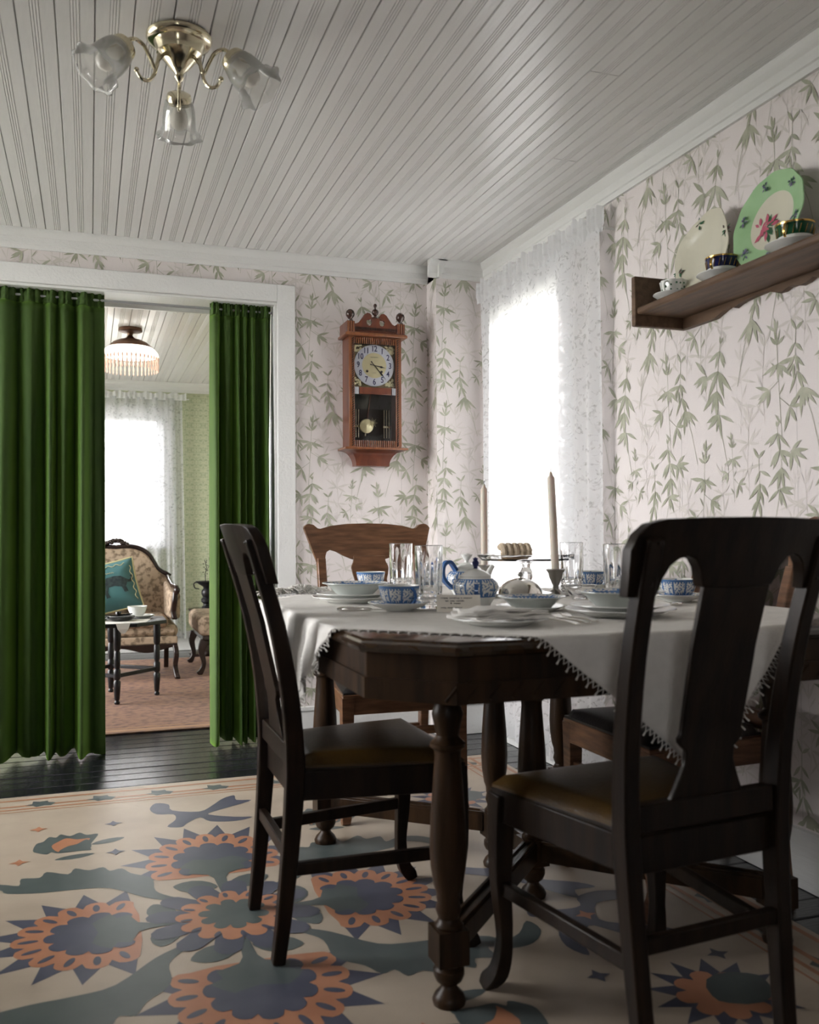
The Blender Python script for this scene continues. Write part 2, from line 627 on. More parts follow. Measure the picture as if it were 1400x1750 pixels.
def board_mesh(length, name):
    w = PITCH / 2
    P = [(-w + .0008, .009), (-w + .0012, .003), (-w + .0030, 0)]
    bw = .0074
    x = -1.5 * bw
    P += [(x - .0014, 0), (x - .0003, .0032)]
    for k in range(3):
        a = x + k * bw
        P += [(a + .0009, .0008), (a + .0022, -.0002), (a + bw - .0022, -.0002), (a + bw - .0009, .0008), (a + bw, .0032)]
    P += [(1.5 * bw + .0016, 0), (w - .0030, 0), (w - .0012, .003), (w - .0008, .009)]
    mb = MB()
    n = len(P)
    v = [(p[0], 0, p[1]) for p in P] + [(p[0], length, p[1]) for p in P]
    f = [(i, n + i, n + i + 1, i + 1) for i in range(n - 1)]
    v += [(-w + .0005, 0, .016), (w - .0005, 0, .016), (-w + .0005, length, .016), (w - .0005, length, .016)]
    a = 2 * n
    f += [(a, a + 1, a + 3, a + 2), (0, a, a + 2, n), (n - 1, 2 * n - 1, a + 3, a + 1)]
    f += [tuple([*range(n)] + [a + 1, a]), tuple([*range(2 * n - 1, n - 1, -1)] + [a + 2, a + 3])]
    mb.add(v, f)
    return mb.mesh(name, 'ceiling_paint', smooth=True, angle=25)


ce = struct(MB().box(XL - .1, XR + .1, YF - .1, YB + .1, ZC + .0165, ZC + .1).build('ceiling', 'white_paint'), 'white beadboard ceiling of the dining room')
full = board_mesh(YB - YF - .02, 'ceiling_board')
k0 = int((XL + .187) / PITCH) - 1
x = -.187 + PITCH * (k0 + .5)
i = 0
split_at = {-1: 1.9, 6: 2.02, 17: 2.35, 19: 2.95, 12: 3.3, 3: 1.2}
meshes = {}
while x < XR:
    if x > XL:
        idx = round((x + .187) / PITCH)
        z = ZC + random.uniform(-.0012, .0008)
        if idx in split_at:
            ys = split_at[idx]
            for (a, bb) in ((YF + .01, ys - .0015), (ys + .0015, YB - .01)):
                o = bpy.data.objects.new('ceiling_board', board_mesh(bb - a, 'ceiling_board'))
                COL.objects.link(o); o.parent = ce; o.location = (x, a, z + random.uniform(-.001, .001))
        else:
            o = bpy.data.objects.new('ceiling_board', full)
            COL.objects.link(o); o.parent = ce; o.location = (x, YF + .01, z)
    x += PITCH
pce = struct(MB().box(PXL - .1, PXR + .1, PY0 - .02, PY1 + .1, PZC + .0165, PZC + .1).build('ceiling', 'white_paint'), 'white beadboard ceiling of the parlor')
pfull = board_mesh(PY1 - PY0 - .01, 'ceiling_board')
x = -.21
while x < 1.3:
    o = bpy.data.objects.new('ceiling_board', pfull)
    COL.objects.link(o); o.parent = pce; o.location = (x, PY0 + .005, PZC + random.uniform(-.0012, .0008))
    x += PITCH


# ---- walls
def wall_with_hole(mb, ax, p0, p1, a0, a1, z0, z1, ha0, ha1, hz0, hz1):
    """wall slab between p0..p1 on axis ax ('x' or 'y'), spanning a0..a1 on the other, with a hole"""
    def bx(u0, u1, w0, w1):
        if u1 - u0 < 1e-4 or w1 - w0 < 1e-4: return
        if ax == 'y': mb.box(u0, u1, p0, p1, w0, w1)
        else: mb.box(p0, p1, u0, u1, w0, w1)
    bx(a0, ha0, z0, z1); bx(ha1, a1, z0, z1); bx(ha0, ha1, z0, hz0); bx(ha0, ha1, hz1, z1)
    return mb


W1 = (3.42, 4.10, .66, 2.06)      # dining window: y0 y1 z0 z1 in the right wall
W2 = (-.15, .58, .92, 2.02)       # parlor window: x0 x1 z0 z1 in the far wall
W3 = (2.6, 4.3, .70, 2.26)
W5 = (-.95, -.40, 1.15, 1.95)     # small unseen window added behind the camera for fill       # side window in the left wall, also unseen and added
wb = struct(wall_with_hole(MB(), 'y', YB, PY0, PXL - .2, PXR + .2, 0, ZC + .05, DX0, DX1, -.01, DZ).build('wall_back', 'wallpaper', smooth=False), 'wall with the curtained doorway and bamboo wallpaper')
wr = struct(wall_with_hole(MB(), 'x', XR, XR + .16, YF - .1, YB, 0, ZC + .05, *W1).build('wall_right', 'wallpaper', smooth=False), 'window wall with bamboo wallpaper')
wl = struct(wall_with_hole(MB(), 'x', XL - .16, XL, YF - .1, YB, 0, ZC + .05, *W3).build('wall_left', 'wallpaper', smooth=False))
wf = struct(wall_with_hole(MB(), 'y', YF - .16, YF, XL - .16, XR + .16, 0, ZC + .05, *W5).build('wall_front', 'wallpaper', smooth=False))
wc = struct(MB().box(1.632, XR, 4.265, YB, 0, ZC).build('wall_corner', 'wallpaper', smooth=False), 'boxed-out wall corner between clock and window')
wp = struct(wall_with_hole(MB(), 'y', PY1, PY1 + .16, PXL - .2, PXR + .2, 0, PZC + .05, *W2).build('wall_parlor_far', 'green_damask', smooth=False), 'green damask papered parlor wall')
wpr = struct(MB().box(PXR, PXR + .16, PY0, PY1, 0, PZC + .05).build('wall_parlor_right', 'green_damask', smooth=False))
wpl = struct(wall_with_hole(MB(), 'x', PXL - .16, PXL, PY0, PY1, 0, PZC + .05, 5.0, 7.9, .3, 2.12).build('wall_parlor_left', 'green_damask', smooth=False))
gr = struct(MB().box(-30, 30, -30, 40, -.9, -.7).build('ground', 'outside_ground'), 'ground outside the house')


# ---- bamboo leaves printed on the wallpaper
def leaf(cx, cy, ang, ln, wd):
    a = R(ang)
    ca, sa = math.cos(a), math.sin(a)
    P = []
    bend = random.uniform(-.10, .10)
    for (t, w) in ((0, 0), (.25, .8), (.5, 1), (.75, .62), (1, 0), (.75, -.62), (.5, -1), (.25, -.8)):
        u, v = t * ln, w * wd / 2 + bend * ln * t * t
        P.append((cx + u * ca - v * sa, cy + u * sa + v * ca))
    return P


def stem(p):
    out = []
    for (x0, y0), (x1, y1) in zip(p, p[1:]):
        d = math.hypot(x1 - x0, y1 - y0)
        nx, ny = -(y1 - y0) / d * .0009, (x1 - x0) / d * .0009
        out.append([(x0 - nx, y0 - ny), (x0 + nx, y0 + ny), (x1 + nx, y1 + ny), (x1 - nx, y1 - ny)])
    return out


def fan(cx, cy, angs, ln, wd=.012):
    off = random.uniform(-20, 20)
    return [leaf(cx, cy, a + off + random.uniform(-9, 9), ln * random.uniform(.72, 1.18), wd * random.uniform(.8, 1.15)) for a in angs]


def branch(pts, n, side, ln, wd, droop=0.):
    """leaves set alternately along a stem"""
    P = stem(pts)
    for k in range(n):
        t = (k + .5) / n * (len(pts) - 1)
        i_ = min(int(t), len(pts) - 2)
        x_, y_ = lerp(pts[i_][0], pts[i_ + 1][0], t - i_), lerp(pts[i_][1], pts[i_ + 1][1], t - i_)
        d = math.degrees(math.atan2(pts[i_ + 1][1] - pts[i_][1], pts[i_ + 1][0] - pts[i_][0]))
        sg = side if side else (1 if k % 2 else -1)
        P.append(leaf(x_, y_, d + sg * (random.uniform(24, 52) + droop), ln * random.uniform(.7, 1.2), wd * random.uniform(.7, 1.05)))
    return P


def sprig(kind):
    P = []
    if kind == 0:
        P += branch([(.0, -.03), (.006, .08), (.012, .17), (.016, .27), (.020, .30)], 5, 0, .04, .007)
        P += fan(.018, .285, (58, 122, 88), .046, .010) + fan(.014, .245, (35, 66, 142), .052, .010)
        P += fan(.012, .19, (168, 206, 232, 256, 302, 332), .066, .0135)
        P += stem([(.01, .14), (.048, .118)]) + fan(.048, .118, (22, -14, -46, -72), .060, .014)
        P += stem([(.006, .09), (-.034, .060)]) + fan(-.034, .060, (148, 204, 258, 304), .066, .014)
    elif kind == 1:
        P += stem([(-.05, -.07), (-.02, .04), (.018, .12), (.045, .21), (.040, .31)])
        P += fan(.04, .30, (48, 130), .040, .010) + fan(.046, .262, (222, 318), .044, .011)
        P += fan(.046, .225, (216, 246, 290), .060, .012) + fan(.038, .175, (224, 240, 284), .062, .012) + fan(.050, .20, (270, 300), .056, .010)
        P += fan(.020, .125, (204, 220, 238, 256, 278, 298), .078, .0145)
    elif kind == 2:
        P += stem([(-.03, -.12), (.006, .02), (.02, .14), (0, .27)])
        P += fan(0, .265, (76, 106), .032, .009) + fan(.002, .245, (232, 252, 300, 322), .072, .013)
        P += fan(.012, .185, (236, 256, 312, 338), .082, .016)
        P += fan(.02, .125, (238, 262, 288, 316), .084, .016)
        P += fan(.008, .05, (206, 258, 282, 318, 342), .070, .014) + stem([(.02, .15), (.07, .18)]) + fan(.07, .18, (-22, -48, -74, -102, 30), .068, .014)
    else:
        P += branch([(.0, -.06), (.01, .05), (.0, .17)], 5, 0, .055, .009)
        P += fan(0, .17, (66, 95, 126), .060, .009) + fan(.004, .11, (28, 150, 345, 196), .066, .010)
        P += fan(.008, .03, (12, 168, 318), .06, .010)
    return P


TILE_W, TILE_H = .54, .60
TILE = [(0, .06, .04, 1, 0), (1, .20, .26, 1, 1), (2, .33, .06, 1.05, 0), (0, .43, .33, .95, 1), (2, .08, .42, .85, 1), (1, .50, .03, .95, 0), (0, .27, .45, .62, 0)]
GHOST = [(3, .13, .12, 1, 0), (3, .24, .10, 1, 1), (3, .40, .20, 1, 0), (3, .51, .30, 1, 1), (3, .01, .32, .9, 0), (3, .20, .50, 1, 0), (3, .33, .36, .9, 1)]


def clip_poly(poly, u0, u1, v0, v1):
    for (ax, lim, sg) in ((0, u0, 1), (0, u1, -1), (1, v0, 1), (1, v1, -1)):
        out = []
        for i in range(len(poly)):
            a, c = poly[i], poly[(i + 1) % len(poly)]
            da, dc = (a[ax] - lim) * sg, (c[ax] - lim) * sg
            if da >= 0: out.append(a)
            if (da > 0) != (dc > 0) and abs(da - dc) > 1e-9:
                t = da / (da - dc)
                out.append((a[0] + (c[0] - a[0]) * t, a[1] + (c[1] - a[1]) * t))
        poly = out
        if len(poly) < 3: return None
    return poly


def paper(name, parent, rects, fn, u_off=0., v_off=0.):
    """rects: visible (u0,u1,v0,v1) regions of the wall; fn(u,v,h)->xyz with h away from the wall"""
    rnd = random.getstate()
    random.seed(11)
    mb = MB()
    lib = [(k, [sprig(k) for _ in range(3)]) for k in range(4)]
    for (u0, u1, v0, v1) in rects:
        for ti in range(int((u0 - u_off) / TILE_W) - 1, int((u1 - u_off) / TILE_W) + 2):
            us = u_off + ti * TILE_W
            if u0 < us < u1:
                mb.flat([(us - .0012, v0), (us + .0012, v0), (us + .0012, v1), (us - .0012, v1)], .0003, 2, fn)
            for tj in range(int((v0 - v_off) / TILE_H) - 1, int((v1 - v_off) / TILE_H) + 2):
                for lst, mi, h in ((GHOST, 1, .0005), (TILE, 0, .0014)):
                    for n_, (k, su, sv, sc, fl_) in enumerate(lst):
                        lv = lib[k][1][n_ % 3]
                        for li_, q in enumerate(lv):
                            P = [(us + su + (-x_ if fl_ else x_) * sc, v_off + tj * TILE_H + sv + y_ * sc) for x_, y_ in q]
                            P = clip_poly(P, u0, u1, v0, v1)
                            if P:
                                mb.flat(P, h + 1.5e-5 * (len(mb.f) % 53), mi, fn)
    random.setstate(rnd)
    return mb.build(name, ['leaf_print', 'leaf_ghost', 'seam_line'], parent, smooth=False, kind='stuff', label='grey-green bamboo leaf print')


paper('wallpaper_print', wb, [(.945, 1.632, .17, 2.28), (-1.7, .945, 2.21, 2.28)], lambda u, v, h: (u, YB - h, v), .41, .02)
paper('wallpaper_print', wc, [(1.632, 1.9, .17, 2.28)], lambda u, v, h: (u, 4.265 - h, v), 1.60, .1)
paper('wallpaper_print', wc, [(4.265, 4.4, .17, 2.28)], lambda u, v, h: (1.632 - h, u, v), 4.10, .1)
paper('wallpaper_print', wr, [(.2, 3.33, .17, 2.28)], lambda u, v, h: (XR - h, u, v), .48, .06)

# ---- crown moulding, casings, skirting
CR = [(0, 0), (.012, 0), (.016, .018), (.022, .022), (.026, .05), (.040, .064), (.045, .078), (.045, .085), (0, .085)]


def crown(name, pts, zc, flip=1, lab=None):
    """pts: straight run (x0,y0)->(x1,y1); moulding grows to the left of the run * flip"""
    (x0, y0), (x1, y1) = pts
    d = math.hypot(x1 - x0, y1 - y0)
    nx, ny = -(y1 - y0) / d * flip, (x1 - x0) / d * flip
    mb = MB()
    n = len(CR)
    v = [(x0 + nx * o, y0 + ny * o, zc - .085 + h) for o, h in CR] + [(x1 + nx * o, y1 + ny * o, zc - .085 + h) for o, h in CR]
    f = [(i, (i + 1) % n, n + (i + 1) % n, n + i) for i in range(n)] + [tuple(range(n))[::-1], tuple(range(n, 2 * n))]
    mb.add(v, f)
    return struct(mb.build(name, 'white_paint', angle=30), lab)


crown('trim_1', ((XL, YB), (1.632, YB)), ZC, -1, 'white crown moulding above the doorway and clock')
crown('trim_2', ((1.632, YB), (1.632, 4.22)), ZC, 1, 'white crown moulding on the boxed-out corner return')
crown('trim_3', ((1.632 - .045, 4.265), (XR, 4.265)), ZC, -1, 'white crown moulding on the boxed-out corner')
crown('trim_4', ((XR, 4.265), (XR, YF)), ZC, -1, 'white crown moulding over the lace curtain and plate shelf')
crown('trim_5', ((XL, YB), (XL, YF)), ZC, 1)
crown('trim_6', ((PXL, PY1), (PXR, PY1)), PZC, -1, 'white crown moulding in the parlor')
struct(MB().box(DX1, DX1 + .087, YB - .022, YB, 0, 2.208).build('trim_7', 'white_paint', bevel=.003), 'upright white door casing')
struct(MB().box(DX0 - .087, DX1, YB - .022, YB, DZ, 2.208).build('trim_8', 'white_paint', bevel=.003), 'white door casing across the doorway head')
struct(MB().box(DX0 - .087, DX0, YB - .022, YB, 0, DZ).build('trim_9', 'white_paint', bevel=.003))
struct(MB().box(DX1 - .012, DX1, YB - .004, PY0 + .02, 0, DZ - .012).build('trim_10', 'white_paint', bevel=.002), 'white jamb of the doorway')
struct(MB().box(DX0, DX1, YB - .004, PY0 + .02, DZ - .012, DZ).build('trim_11', 'white_paint', bevel=.002), 'white soffit of the doorway')
struct(MB().box(DX0 - .09, DX1 + .09, PY0, PY0 + .022, DZ - .03, 2.21).build('trim_12', 'white_paint', bevel=.003), 'white casing on the parlor side of the doorway')


def skirting(name, x0, x1, y0, y1, ax, lab=None):
    mb = MB()
    mb.box(x0, x1, y0, y1, 0, .145)
    if ax == 'x-': mb.box(x0 - .006, x1, y0, y1, .145, .165)
    elif ax == 'y-': mb.box(x0, x1, y0 - .006, y1, .145, .165)
    return struct(mb.build(name, 'white_paint', bevel=.002), lab)


skirting('baseboard_right', XR - .016, XR, YF, 4.265, 'x-', 'white baseboard along the window wall')
skirting('baseboard_back', DX1 + .087, 1.632, YB - .016, YB, 'y-', 'white baseboard behind the far dining chair')
skirting('baseboard_corner', 1.632, XR - .016, 4.249, 4.265, 'y-')
skirting('baseboard_parlor', PXL, PXR, PY1 - .016, PY1, 'y-', 'white baseboard in the parlor')


# ---- windows: casing, sashes with muntins and panes
def window(name, to, a0, a1, z0, z1, cols, rows, lab=None):
    """to(a, d, z): a along the wall, d out of the room (0 = wall face)"""
    def bx(mb, u0, u1, d0, d1, w0, w1):
        P = [to(u, d, w) for w in (w0, w1) for d in (d0, d1) for u in (u0, u1)]
        mb.add(P, [(0, 2, 3, 1), (4, 5, 7, 6), (0, 1, 5, 4), (2, 6, 7, 3), (0, 4, 6, 2), (1, 3, 7, 5)])
    fr = MB()
    bx(fr, a0 - .09, a0, -.02, .16, z0 - .02, z1 + .09); bx(fr, a1, a1 + .09, -.02, .16, z0 - .02, z1 + .09)
    bx(fr, a0, a1, -.02, .16, z1, z1 + .09); bx(fr, a0 - .1, a1 + .1, -.045, .16, z0 - .035, z0)
    root = struct(fr.build(name, 'white_paint', bevel=.002), lab)
    zm = (z0 + z1) / 2
    for (s0, s1, dd) in ((zm - .012, z1, .07), (z0, zm + .018, .05)):
        sm = MB()
        bx(sm, a0, a0 + .035, dd, dd + .03, s0, s1); bx(sm, a1 - .035, a1, dd, dd + .03, s0, s1)
        bx(sm, a0 + .035, a1 - .035, dd, dd + .03, s0, s0 + .035); bx(sm, a0 + .035, a1 - .035, dd, dd + .03, s1 - .035, s1)
        sash = sm.build('sash', 'white_paint', root, smooth=False)
        aw, zw = (a1 - a0 - .07) / cols, (s1 - s0 - .07) / rows
        for c in range(1, cols):
            m = MB(); xx = a0 + .035 + aw * c; bx(m, xx - .010, xx + .010, dd, dd + .03, s0 + .035, s1 - .035); m.build('muntin', 'white_paint', sash, smooth=False)
        for r in range(1, rows):
            m = MB(); zz = s0 + .035 + zw * r; bx(m, a0 + .035, a1 - .035, dd + .002, dd + .028, zz - .010, zz + .010); m.build('muntin', 'white_paint', sash, smooth=False)
        for c in range(cols):
            for r in range(rows):
                m = MB(); u = a0 + .035 + aw * c; w = s0 + .035 + zw * r
                bx(m, u + .003, u + aw - .003, dd + .013, dd + .016, w + .003, w + zw - .003)
                m.build('pane', 'pane_glass', sash, smooth=False)
    return root


window('window_1', lambda a, d, z: (XR + d, a, z), *W1, 2, 2, 'sash window behind the long lace curtain')
window('window_2', lambda a, d, z: (a, PY1 + d, z), *W2, 3, 2, 'sash window with small panes in the parlor')
window('window_added_side', lambda a, d, z: (XL - d, a, z), *W3, 4, 2)  # side window out of view, put in to light the dining room
window('window_added_front', lambda a, d, z: (a, YF - d, z), *W5, 2, 2)  # out of view, added for some light from behind the camera
window('window_added_parlor', lambda a, d, z: (PXL - d, a, z), 5.0, 7.9, .3, 2.12, 5, 2)  # unseen side window, added to brighten the parlor

# ================================================================= RUG (painted floorcloth)
RX, RY = .36, 2.45
rug = thing('patterned_rug', 'cream floorcloth with blue flowers, orange petals and grey-green leaves under the table', 'rug', (RX, RY, .002))
MB().box(-1.34, 1.34, -1.365, 1.365, 0, .004).build('cloth', 'rug_cloth', rug, bevel=.001)
RM = ['rug_blue', 'rug_green', 'rug_orange', 'rug_line', 'rug_cloth']
ZL = [.0043, .0046, .0049, .0052, .0055]


def rounded(P, n=4):
    Q = smooth_path(list(map(lambda p: (p[0], p[1], 0), P[-2:] + P + P[:2])), n)
    Q = Q[2 * n:2 * n + n * len(P)]
    return [(q.x, q.y) for q in Q]


def lobes(cx, cy, r, depth, n, a0=0., a1=2 * PI, sub=6, close=None):
    P = []
    for k in range(n):
        for j in range(sub):
            t = j / sub
            a = a0 + (a1 - a0) * (k + t) / n
            rr = r - depth + depth * math.sqrt(max(0, math.sin(PI * t)))
            P.append((cx + rr * math.cos(a), cy + rr * math.sin(a)))
    if close: P += close
    return P


def spikes(cx, cy, r0, r1, n, a0, a1, close):
    P = []
    for k in range(n):
        for t, r in ((0, r0), (.5, r1)):
            a = a0 + (a1 - a0) * (k + t) / n
            P.append((cx + r * math.cos(a), cy + r * math.sin(a)))
    return P + close


def ell(cx, cy, a, bb, ang, n=14, tip=True):
    P = []
    for k in range(n):
        t = 2 * PI * k / n
        u, v = a * math.cos(t), bb * math.sin(t) * (abs(math.sin(t)) ** .5 if tip else 1)
        P.append((cx + u * math.cos(ang) - v * math.sin(ang), cy + u * math.sin(ang) + v * math.cos(ang)))
    return P


# central rosette
m = MB()
m.flat(lobes(0, 0, .225, .085, 12, .13), ZL[0], 0)
m.flat(lobes(0, 0, .150, .038, 12, .3), ZL[1], 2)
m.flat(lobes(0, 0, .092, .026, 10, .1), ZL[2], 1)
for k in range(12):
    a = 2 * PI * k / 12 + .3 + PI / 12
    m.flat(ell(.122 * math.cos(a), .122 * math.sin(a), .016, .007, a, tip=False), ZL[3], 0)
for v_ in range(len(m.v)):
    x_, y_, z_ = m.v[v_]; m.v[v_] = (x_, y_ * 1.06, z_ + .0014)
m.build('printed_rosette', RM, rug, smooth=False)


def big_flower(ang, stretch):
    m = MB()
    cx = .33
    sp = R(118)
    m.flat(spikes(cx, 0, .180, .272, 10, -sp, sp, [(cx - .09, .12), (cx - .02, 0), (cx - .09, -.12)]), ZL[0], 0)
    m.flat(lobes(cx, 0, .200, .032, 11, -R(122), R(122), close=[(cx - .10, .08), (cx - .10, -.08)]), ZL[1], 2)
    for k in range(11):
        a = -R(122) + R(244) * (k + .5) / 11
        m.flat(ell(cx + .160 * math.cos(a), .160 * math.sin(a), .024, .009, a, tip=False), ZL[2], 0)
    m.flat(lobes(cx, 0, .126, .022, 9, -R(140), R(140), close=[(cx - .06, .03), (cx - .06, -.03)]), ZL[3], 0)
    m.flat([(.20, .012), (.235, .03), (.255, .085), (.285, .075), (.30, .105), (.325, .085), (.345, .06), (.33, 0), (.345, -.06), (.325, -.085), (.30, -.105), (.285, -.075), (.255, -.085), (.235, -.03), (.20, -.012)], ZL[4], 1)
    m.flat([(.13, -.012), (.25, -.02), (.25, .02), (.13, .012)], ZL[3], 1)
    m.flat(ell(.175, .075, .062, .036, R(75)), ZL[2], 1)
    m.flat(ell(.175, -.075, .062, .036, R(-75)), ZL[2], 1)
    M_ = Matrix.Rotation(ang, 4, 'Z') @ Matrix.Diagonal((stretch, 1, 1, 1))
    m.xform(M_)
    m.build('printed_flower', RM, rug, smooth=False)


big_flower(0, 1.02); big_flower(PI, 1.02); big_flower(PI / 2, 1.28); big_flower(-PI / 2, 1.22)
ACAN = [(-0.085, 0.103), (-0.143, 0.141), (-0.213, 0.192), (-0.303, 0.295), (-0.39, 0.317), (-0.482, 0.324), (-0.573, 0.349), (-0.594, 0.383), (-.65, .36), (-.70, .30), (-.71, .36), (-0.66, 0.42), (-0.598, 0.429), (-0.547, 0.402), (-0.544, 0.457), (-0.494, 0.448), (-0.476, 0.49), (-0.417, 0.449), (-0.398, 0.492), (-0.359, 0.462), (-0.319, 0.475), (-0.3, 0.436), (-0.267, 0.445), (-0.242, 0.395), (-0.205, 0.358), (-0.184, 0.316), (-0.183, 0.233), (-0.146, 0.176), (-0.083, 0.119)]
BIRD = [(-0.151, 1.029), (-0.126, 1.097), (-0.082, 1.065), (-0.076, 0.987), (0.014, 0.939), (0.066, 0.995), (0.114, 1.071), (0.163, 1.103), (0.162, 1.038), (0.216, 1.018), (0.143, 0.967), (0.079, 0.93), (0.041, 0.894), (0.123, 0.835), (0.185, 0.812), (0.124, 0.785), (0.039, 0.81), (0.01, 0.868), (-0.039, 0.817), (-0.062, 0.78), (-0.107, 0.802), (-0.074, 0.871), (-0.076, 0.937), (-0.131, 0.957)]
SF = [[(-0.526, 0.699), (-0.519, 0.766), (-0.499, 0.782), (-0.483, 0.825), (-0.461, 0.812), (-0.447, 0.842), (-0.418, 0.813), (-0.389, 0.84), (-0.366, 0.807), (-0.33, 0.806), (-0.345, 0.738), (-0.359, 0.684), (-0.352, 0.647), (-0.394, 0.651), (-0.449, 0.648), (-0.47, 0.667), (-0.483, 0.65), (-0.508, 0.67)],
      [(-0.472, 0.725), (-0.452, 0.765), (-0.428, 0.792), (-0.395, 0.768), (-0.355, 0.766), (-0.38, 0.715), (-0.415, 0.693), (-0.449, 0.66)],
      [(-0.449, 0.66), (-0.423, 0.707), (-0.395, 0.72), (-0.366, 0.758), (-0.352, 0.704), (-0.359, 0.656), (-0.401, 0.649)]]
ACAN, BIRD = rounded(ACAN, 3), rounded(BIRD, 3)
SF = [rounded(p_, 3) for p_ in SF]
for sx in (1, -1):
    for sy in (1, -1):
        t_ = lambda P: [(a * sx, c * sy) for a, c in P]
        MB().flat(t_(ACAN), ZL[1], 1).build('printed_leaf', RM, rug, smooth=False)
        m = MB()
        m.flat(t_(SF[0]), ZL[0], 1); m.flat(t_(SF[1]), ZL[1], 2); m.flat(t_(SF[2]), ZL[2], 1)
        m.flat(t_(ell(-.30, .72, .055, .022, R(20))), ZL[0], 1); m.flat(t_(ell(-.40, .60, .060, .020, R(10))), ZL[0], 1)
        m.build('printed_bud', RM, rug, smooth=False)
        m = MB()
        cxx, cyy = .93 * sx, .78 * sy
        m.flat(spikes(cxx, cyy, .10, .165, 13, 0, 2 * PI, []), ZL[0], 0)
        m.flat(lobes(cxx, cyy, .105, .03, 8, .4), ZL[1], 2)
        m.flat(ell(cxx + .05, cyy + .01, .085, .07, .4), ZL[2], 1)
        m.build('printed_star_flower', RM, rug, smooth=False)
for k in range(4):
    a = k * PI / 2
    rot = lambda P: [(x_ * math.cos(a) - y_ * math.sin(a), x_ * math.sin(a) + y_ * math.cos(a)) for x_, y_ in P]
    P = BIRD if k in (0, 2) else [(x_, y_ - .12) for x_, y_ in BIRD]
    MB().flat(rot(P), ZL[0], 0).build('printed_bird', RM, rug, smooth=False)
    if k in (1, 3):
        MB().flat(rot([(x_ + .34, y_ - .06) for x_, y_ in BIRD]), ZL[0], 0).build('printed_bird', RM, rug, smooth=False)
    m = MB()
    e = 1.33
    for (d0, d1) in ((.030, .047), (.112, .128), (.154, .168), (.19, .197)):
        m.flat(rot([(-e, e + .02 - d1), (e, e + .02 - d1), (e, e + .02 - d0), (-e, e + .02 - d0)]), ZL[0] + .00005 * k, 3)
    m.build('printed_border_line', RM, rug, smooth=False)
    for j in range(-5, 6):
        cx_ = j * .213 + .11
        MB().flat(rot([(cx_ + x_ * 1.25 + .527 * 1.25, 1.24 + (y_ - 1.228) * .9) for x_, y_ in [(-0.571, 1.225), (-.55, 1.232), (-0.549, 1.274), (-.53, 1.26), (-0.508, 1.266), (-.505, 1.245), (-0.484, 1.228), (-0.497, 1.193), (-.515, 1.20), (-0.537, 1.186), (-.545, 1.205)]]), ZL[0], 1).build('printed_border_motif', RM, rug, smooth=False)
for (x_, y_, c_) in [(-.28, .90, 0), (.36, .68, 2), (-.52, .92, 2), (-.56, .60, 2), (-.28, .60, 0), (.28, -.70, 2), (.55, .88, 0), (.72, -.62, 0), (-.75, .55, 0), (.86, -.32, 2), (1.04, -.62, 0), (.62, -.88, 0), (.35, .93, 2)]:
    MB().flat([(x_ + .030 * math.cos(k * PI / 4) * (1 if k % 2 == 0 else .45), y_ + .030 * math.sin(k * PI / 4) * (1 if k % 2 == 0 else .45)) for k in range(8)], ZL[0], c_).build('printed_fleck', RM, rug, smooth=False)

for k, o in enumerate([o for o in COL.objects if o.parent == rug and o.name.startswith('printed')]):
    o.location.z = k * 1.4e-5      # no two prints share a plane

# ================================================================= GREEN VELVET CURTAINS IN THE DOORWAY
def velvet(name, label, x0, x1, zt, zb, folds, seed, yc=4.46, hem=None):
    rnd = random.Random(seed)
    ph = [rnd.uniform(0, 6.28) for _ in range(6)]
    amp = [rnd.uniform(.7, 1.25) for _ in range(40)]
    root = thing(name, label, 'curtain', ((x0 + x1) / 2, yc, 0), 0, 'green velvet doorway curtains')
    cx = (x0 + x1) / 2

    def fold(u, v):
        # v 0 at the top; folds grow broader and fewer towards the hem
        w = u + (.22 * math.sin(1.7 * folds * u + ph[0]) + .10 * math.sin(4.1 * folds * u + ph[4])) / folds * (1 + .5 * v)
        f1 = math.sin(2 * PI * folds * w + ph[1] + .7 * math.sin(5 * u + ph[2]))
        f2 = math.sin(2 * PI * folds * .47 * w + ph[3])
        a = amp[int(u * folds) % 40]
        d = (.030 + .026 * v) * a * f1 + (.010 + .030 * v) * f2
        return math.copysign(abs(d) ** .92, d) * 1.1

    def sheet(u, v):
        z = lerp(zt - .045, zb, v)
        sp = 1 + .03 * v * math.sin(3 * u + ph[4])
        x = lerp(x0, x1, .5 + (u - .5) * sp)
        y = -fold(u, v) * min(1, .45 + v * 1.6)
        if hem: z += hem(u) * v
        return (x - cx, y - .02 * v, z)
    MB().grid(sheet, max(60, int(folds * 18)), 60).build('velvet_panel', 'velvet', root, angle=180, solid=.004)

    def head(u, v):
        k = 2 * PI * folds * 2.6 * u
        z = zt - .045 + .075 * v + (.006 * math.sin(k * .5 + ph[5]) + .004 * math.sin(k * 1.3)) * (v > .9)
        pinch = 1 - .75 * math.exp(-((v - .42) / .16) ** 2)
        y = -(fold(u, 0) * (1 - v * .6) * .45) - ((.012 * math.sin(k + ph[2]) + .006 * math.sin(k * 2.1 + ph[0])) * pinch + .010) * min(1, v * 5)
        return (lerp(x0, x1, u) - cx, y, z)
    MB().grid(head, max(80, int(folds * 22)), 10).build('gathered_heading', 'velvet', root, angle=180, solid=.004)
    return root


